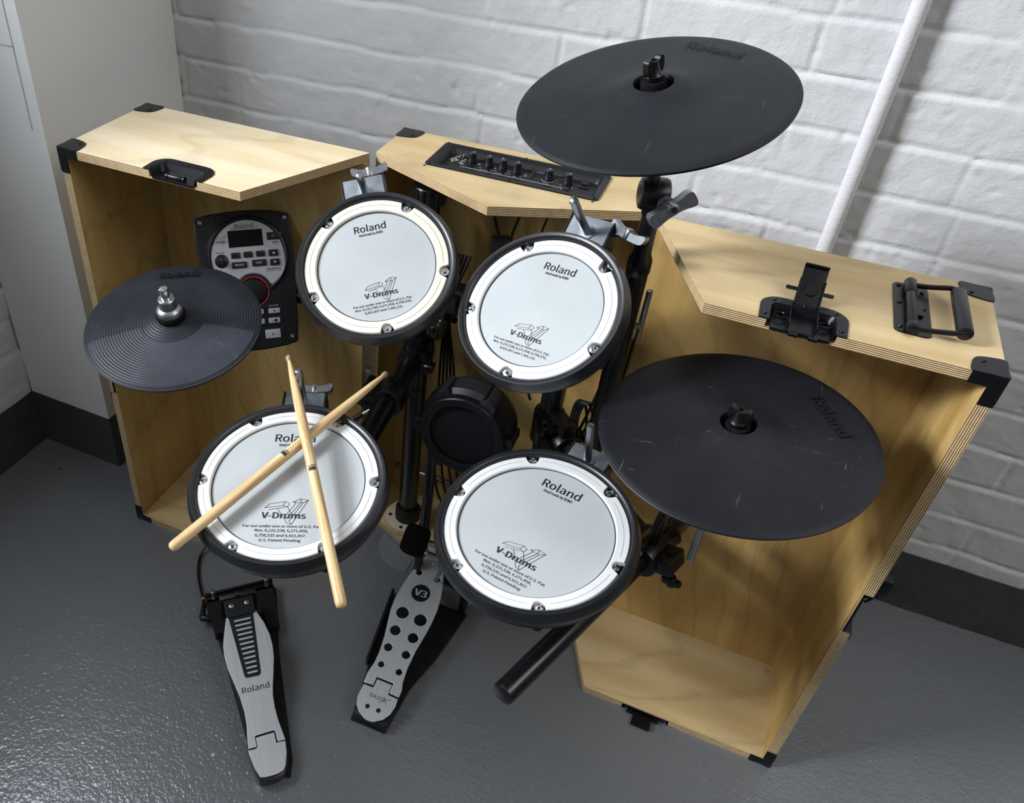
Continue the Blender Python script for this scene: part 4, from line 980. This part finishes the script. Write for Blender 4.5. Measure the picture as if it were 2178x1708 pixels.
# ------------------------------------------------------------------ hi-hat control pedal
hp = thing('hihat_pedal', 'brushed silver foot pedal with black slotted insert on black base, at the lower left', 'pedal', T(.5929, -.9061, 0))
MF = T(-.5929, .9061, 0) @ plane((.5929, -.9061, .035), (.7374, .6754, 0), (-.6626, .7234, .194))
ftb = mm([(-25, 308), (-31.2, 288), (-38, 263), (-42, 244), (-43.2, 224), (-41, 200), (-35, 173), (-29, 144), (-26, 116), (-26.5, 92), (-29.2, 71), (-31.5, 53), (-18.6, 53.2), (-16.4, 55.2), (-17.2, 69.4), (-14.6, 72.0), (16.2, 72.6), (18.6, 70), (18.8, 54.5), (20.8, 52.4), (32.2, 52.8), (30.6, 66), (27.4, 88), (26.2, 110), (27, 132), (30.6, 151), (36.6, 174.4), (42.7, 201.6), (45, 224.5), (44, 247), (38.6, 272), (26, 305)])
b = B(); shape(b, [ftb], -.004, 0, .0006, MF); fb2 = obj('footboard', b, BRUSH2, hp)
b = B(); shape(b, [mm([(-24.2, 298.2), (22.4, 298.9), (14.7, 178.3), (11.2, 174.2), (-12.0, 174.9), (-14.9, 178.4)])], 0, .0006, .0002, MF); ins = obj('slotted_insert', b, PBLK, fb2)
b = B()
for i in range(12):
    t_ = i / 11; y_ = 287.3 + (183.2 - 287.3) * t_; hw = 15.7 + (9.3 - 15.7) * t_
    shape(b, [rrect((-hw + .3) / 1000, (hw + .3) / 1000, (y_ - 1.75) / 1000, (y_ + 1.75) / 1000, .0017)], .0006, .0008, 0, MF)
obj('insert_bars', b, SILB, fb2)
b = B(); text(b, 'Roland', .0150, .0004, .1535, .0002, w=.0485, bold=.010, M=MF); obj('lettering', b, INK, fb2)
b = B(); h2 = mm([(-31.5, 50.4), (-18.6, 50.4), (-15.0, 53.8), (-15.6, 68.4), (16.4, 69.6), (16.6, 51.5), (32, 50.6), (30, 31), (24.5, 12), (18.5, 4.4), (8, 1.4), (-2.3, 1.0), (-12, 1.2), (-20.6, 3.2), (-26.5, 19), (-29.9, 37)])
shape(b, [h2], -.004, 0, .0006, MF @ T(0, 0, -.0005)); obj('heel_plate', b, BRUSH2, hp)
b = B(); shape(b, [mm([(-33.5, 60), (34, 60), (32.5, 29), (27, 9), (20, 0), (8, -3.5), (-2.3, -4.5), (-13, -4), (-23.5, -.5), (-29.5, 18), (-32.5, 37)])], -.034, -.0052, .003, MF); obj('heel_block', b, PDRK, hp)
b = B(); shape(b, [[(x * 1.045, y if y > .06 else y + .004) for x, y in ftb if y > .05]], -.0095, -.0045, .001, MF); obj('board_underlay', b, PDRK, hp)
def fw(P): return [(x - .5929, y + .9061) for x, y in P]
b = B(); prism(b, fw([(.2790, -.650), (.3813, -.7395), (.560, -.908), (.612, -.882), (.600, -.855), (.468, -.681), (.386, -.556), (.372, -.549), (.2795, -.636)]), .0012, .0110); obj('base_plate', b, MBLK, hp)
# raised toe end: cross bar, sensor block, cap
b = B(); shape(b, [rrect(-.0275, .0275, .296, .332, .004)], -.004, .0032, .001, MF); cpb = obj('toe_cap', b, PBLK, fb2)
for x_, y_ in ((-14.5, 318), (14.4, 318.8)):
    b = B(); lathe(b, [(0, .0002), (.0018, .0002), (.0022, .0018), (.0046, .0012), (.0052, 0), (0, 0)], MF @ T(x_ / 1000, y_ / 1000, .0032), 18); obj('screw', b, STEEL, fb2)
b = B(); rbox(b, -.034, .036, .336, .346, -.075, .000, .002, MF); cyl(b, MF @ Vector((0, .338, .0)), MF @ Vector((0, .338, .009)), .0042, n=12); obj('toe_plate', b, MBLK, hp)
p_l = Vector((.2900 - .5929, -.650 + .9061, 0)); p_r = Vector((.377 - .5929, -.566 + .9061, 0)); ax = (p_r - p_l).normalized()
Mx = plane(p_l + Vector((0, 0, .0)), ax, Vector((-ax.y, ax.x, 0))); Lx = (p_r - p_l).length
b = B(); rbox(b, -.008, Lx + .008, -.010, .012, .010, .030, .003, Mx); rbox(b, -.008, Lx + .008, .008, .013, .028, .036, .001, Mx); obj('cross_bar', b, PBLK, hp)
b = B(); prism(b, [(-.004, -.085), (.020, -.085), (.028, .0), (-.010, .0)], .011, .030, Mx); prism(b, [(Lx - .032, .0), (Lx + .006, .0), (Lx - .002, -.10), (Lx - .022, -.10)], .011, .030, Mx); obj('sensor_housing', b, PDRK, hp)
for q in (p_l + ax * .008, p_r - ax * .006):
    b = B(); tube(b, [(q.x + .0036 * math.cos(a), q.y + .0036 * math.sin(a), .030 + .0021 * a / 6.283) for a in np.linspace(0, 6.283 * 7, 70)], .0009, 6, 1, False); cyl(b, (q.x, q.y, .03), (q.x, q.y, .049), .0026, n=12); cyl(b, (q.x, q.y, .047), (q.x, q.y, .053), .0048, n=14, bev=.001); obj('spring_bolt', b, STEEL, hp)

# jack plug and lead of the pedal
b = B(); pj_ = [(.3300, -.6880, .022), (.3090, -.6850, .023), (.3010, -.6820, .024)]
cyl(b, (.3130, -.6830, .022), (.2950, -.6900, .022), .0072, n=16, bev=.002); cyl(b, (.2975, -.6890, .0225), (.2820, -.6600, .0225), .0060, .0044, n=14, bev=.001)
tube(b, [(.2835, -.6630, .0225), (.268, -.645, .018), (.245, -.622, .008), (.222, -.597, .006), (.200, -.565, .0055), (.192, -.542, .0075), (.196, -.520, .020), (.215, -.500, .030), (.245, -.470, .030), (.29, -.43, .024), (.33, -.37, .021)], .0028, 10)
pc = thing('pedal_cable', 'black lead with angled jack plug curling from the lower left pedal', 'cable', T(.25, -.60, 0))
b.transform(T(-.25, .60, 0)); obj('lead', b, CABLE, pc)
b = B(); cyl(b, (.2735 - .25, -.6510 + .60, .0197), (.2695 - .25, -.6465 + .60, .0186), .0034, n=14); obj('marker_tape', b, CABY, pc)

# ------------------------------------------------------------------ drumsticks
def stick(label, p_butt, p_tip):
    p0, p1 = Vector(p_butt), Vector(p_tip); M, L = along(p0, p1)
    t = thing('drumstick', label, 'drumstick', M, 'pair of wooden drumsticks'); s = L
    b = B(); lathe(b, [(0, 0), (.0040, .0006), (.0064, .003), (.0071, .008), (.0072, s * .70), (.0064, s * .80), (.0046, s * .92), (.0032, s * .965), (.0030, s * .972)], n=28); obj('shaft', b, STICK, t, ang=60)
    b = B(); lathe(b, [(.0030, s * .970), (.0040, s * .976), (.0046, s * .984), (.0043, s * .993), (.0028, s * .9985), (0, s)], n=24); obj('tip', b, STIP, t, ang=60)
    b = B()
    for z0, z1 in ((s * .478, s * .492), (s * .4955, s * .499)): lathe(b, [(.00735, z0), (.00735, z1)], n=28)
    for f in list(b.faces):
        if abs((math.atan2(f.calc_center_median().y, f.calc_center_median().x) % (math.pi)) - math.pi / 2) > .75: b.faces.remove(f)
    obj('printed_band', b, INK, t)
    b = B(); Mq = Matrix.Translation((.0, -.00722, s * .54)) @ Matrix.Rotation(R_(90), 4, 'X') @ Matrix.Rotation(R_(90), 4, 'Z')
    for q in range(9): bar(b, -.020 + q * .0045, .0004 * (q % 3 - 1), -.0175 + q * .0045, .0004 * ((q + 1) % 3 - 1), .0006, 0, Mq)
    obj('faint_print', b, simple('faint_brown_print', '#8a7250', .6), t)
stick('wooden drumstick lying diagonally across the pad underneath the other stick, tip toward the kick pad', (.5117, -.9562, .6102), (.6311, -.5882, .6784))
stick('wooden drumstick lying on top of the other one, its thick end hanging over the pad', (.7416, -.9405, .6110), (.4929, -.6348, .6918))

# ------------------------------------------------------------------ cables and small things
def cable(label, pts, r=.0026, mat=None, name='cable', group=None):
    b = B(); tube(b, pts, r, 8, 7); tag(obj(name, b, mat or CABLE), label, 'cable', group)
y0 = -.20
cable('thin black cable hanging from the amplifier panel to the jack plug adapter', [(.640, -.235, .845), (.648, -.225, .80), (.655, -.215, .765), (.664, -.212, .735)])
cable('black cable hanging under the middle case top, right of the jack plug adapter', [(.718, -.25, .848), (.704, -.23, .80), (.690, -.215, .755), (.684, -.21, .72), (.676, -.23, .66), (.665, -.235, .58)])
cable('short black cable hanging under the middle case top near the upper right pad', [(.762, -.23, .848), (.752, -.225, .815), (.742, -.22, .78), (.735, -.22, .74), (.72, -.23, .66)], .0018)
cable('thin dark red wire hanging under the middle case top', [(.800, -.235, .848), (.796, -.23, .82), (.792, -.225, .79), (.79, -.22, .74)], .0014, CABR)
G = 'black cables bundled around the left rack post'
rn = random.Random(5)
for i in range(5):
    o = i * .007
    cable('black cable running down beside the left rack post', [(.600 + o, -.245, .70), (.590 + o * .6, -.238 - o, .60), (.588 + o, -.240, .45), (.592 + o * 1.6, -.240, .28), (.600 + o * 2.2, -.235 + o, .13), (.63 + o * 2, -.225 + o * .5, .05), (.68 + o, -.215 + o * .6, .022)], .0026, group=G)
G = 'looped black cables hanging by the right rack post'
for i in range(4):
    o = i * .010
    cable('black cable looped beside the right rack post', [(.905 + o, -.300, .66), (.900 + o, -.290, .56), (.885 + o, -.282, .46), (.872 + o * .6, -.284, .41), (.862 + o * .4, -.29, .45), (.866 + o * .5, -.292, .50), (.882 + o, -.286, .49), (.893 + o, -.28, .42), (.90 + o * .6, -.27, .30)], .0026, group=G)
cable('black cable curving from the electronic module behind the upper left pad', [(.345, -.330, .585), (.38, -.320, .572), (.42, -.300, .575), (.46, -.290, .60), (.52, -.285, .62)], .0028)
cable('black cable arching between the two upper pads', [(.645, -.275, .672), (.66, -.28, .700), (.69, -.275, .712), (.72, -.27, .695), (.735, -.265, .660)], .0030)
cable('black cable arching behind the kick pad to the right post', [(.64, -.235, .56), (.655, -.225, .62), (.68, -.23, .66), (.71, -.235, .62), (.74, -.24, .52), (.775, -.25, .44)], .0026)
cable('dark red wire crossing behind the kick pad', [(.63, -.225, .60), (.67, -.215, .58), (.71, -.215, .545), (.76, -.22, .53)], .0014, CABR)
cable('thin black cable trailing across the left rack post near its middle', [(.500, -.300, .40), (.525, -.296, .398), (.55, -.2895, .402), (.58, -.290, .392), (.61, -.265, .380)], .0018)
cable('thin loose wire end poking out beside the upper left pad', [(.4750, -.300, .615), (.490, -.300, .640), (.510, -.300, .655), (.535, -.29, .662)], .0012)
# adapter with jack tip, hanging from its cable
t = thing('jack_adapter', 'black jack plug adapter with silver tip hanging below the middle case top', 'plug', frame((.668, -.212, .715), (.35, -.80, .5), (.93, .3, .1)))
b = B(); rbox(b, -.0145, .0165, -.019, .019, -.010, .010, .002); obj('body', b, CLAMP, t)
b = B(); cyl(b, (-.008, -.014, 0), (-.016, -.026, 0), .0055, n=14, bev=.001); obj('collar', b, PBLK, t)
b = B(); d = Vector((-.58, -.81, 0)); p = Vector((-.016, -.026, 0)); cyl(b, p, p + d * .020, .0031, n=14); cyl(b, p + d * .0212, p + d * .0265, .0029, n=14); lathe(b, [(0, 0), (.0026, 0), (.0018, .002), (.0028, .004), (.0010, .0070), (0, .0072)], along(p + d * .0272, p + d * .04)[0], 14); obj('jack_tip', b, CHROME, t)
t = thing('jack_plug', 'loose silver jack plug tip between the lower left pad and the left rack post', 'plug', T(.50, -.335, .38))
b = B(); p = Vector((-.022, -.020, -.012)); q = Vector((.020, .012, .020)); cyl(b, p, p.lerp(q, .62), .0034, n=14); cyl(b, p.lerp(q, .66), p.lerp(q, .80), .0030, n=14); lathe(b, [(0, 0), (.0028, 0), (.0019, .0025), (.0030, .005), (.0010, .0082), (0, .0085)], along(p.lerp(q, .84), q)[0], 14); obj('jack_tip', b, CHROME, t)
b = B(); tube(b, [p, p + Vector((-.01, -.02, -.02)), p + Vector((-.02, -.01, -.06))], .0028, 8); cyl(b, p - (q - p) * .3, p + (q - p) * .02, .0055, n=14); obj('lead', b, CABLE, t)
# chrome rod low across the back of the middle case
b = B(); cyl(b, (.485, -.195, .105), (.875, -.195, .105), .0062, n=18, bev=.001)
for xx in (.56, .70, .82): cyl(b, (xx, -.195, .105), (xx, -.174, .105), .008, n=14, bev=.001)
tag(obj('support_rod', b, STEEL), 'silver rod fixed low across the back inside the middle case', 'rod')
# dotted metal plate on the floor
b = B(); shape(b, [[(.5150, -.3075), (.5155, -.328), (.520, -.345), (.529, -.362), (.543, -.375), (.560, -.383), (.578, -.3865), (.603, -.3870), (.603, -.3515)]], .0004, .0016, .0003)
pp = obj('dotted_plate', b, PERF); tag(pp, 'small silver dotted metal plate with rounded corner on the floor behind the kick pedal', 'plate')
# green mark on the right post
b = B(); text(b, 'E', .012, 0, 0, 0, bold=.03); b.transform(frame((.835, -.2895, .524), (.3, -.9, .35), (1, .3, 0)))
m_ = obj('green_mark', b, GREEN); m_.parent = rack; m_.matrix_parent_inverse = rack.matrix_world.inverted() if False else Mr
# crumbs on the floor
for (x, y, rx, ry, m, lb) in ((.668, -.712, .0018, .006, 'c', 'tiny brown wood splinter on the grey floor right of the silver slotted pedal'), (.470, -.905, .004, .0045, 's', 'tiny clear crumb of dried glue on the grey floor left of the silver slotted pedal'), (-.262, -.474, .0032, .0028, 'r', 'tiny rust spot crumb on the floor near the left corner')):
    b = B(); bmesh.ops.create_icosphere(b, subdivisions=2, radius=1, matrix=T(x, y, .0010) @ Matrix.Diagonal((rx, ry, .0012, 1)))
    for v_ in b.verts: v_.co += Vector((noise.noise(v_.co * 400), noise.noise(v_.co * 400 + Vector((3, 0, 0))), 0)) * .0008
    tag(obj('floor_crumb', b, dict(c=simple('splinter_brown', '#6a4a30', .7), s=simple('glue_crumb_grey', '#9aa0a6', .25), r=simple('rust_brown', '#3a1512', .7))[m]), lb, 'crumb')
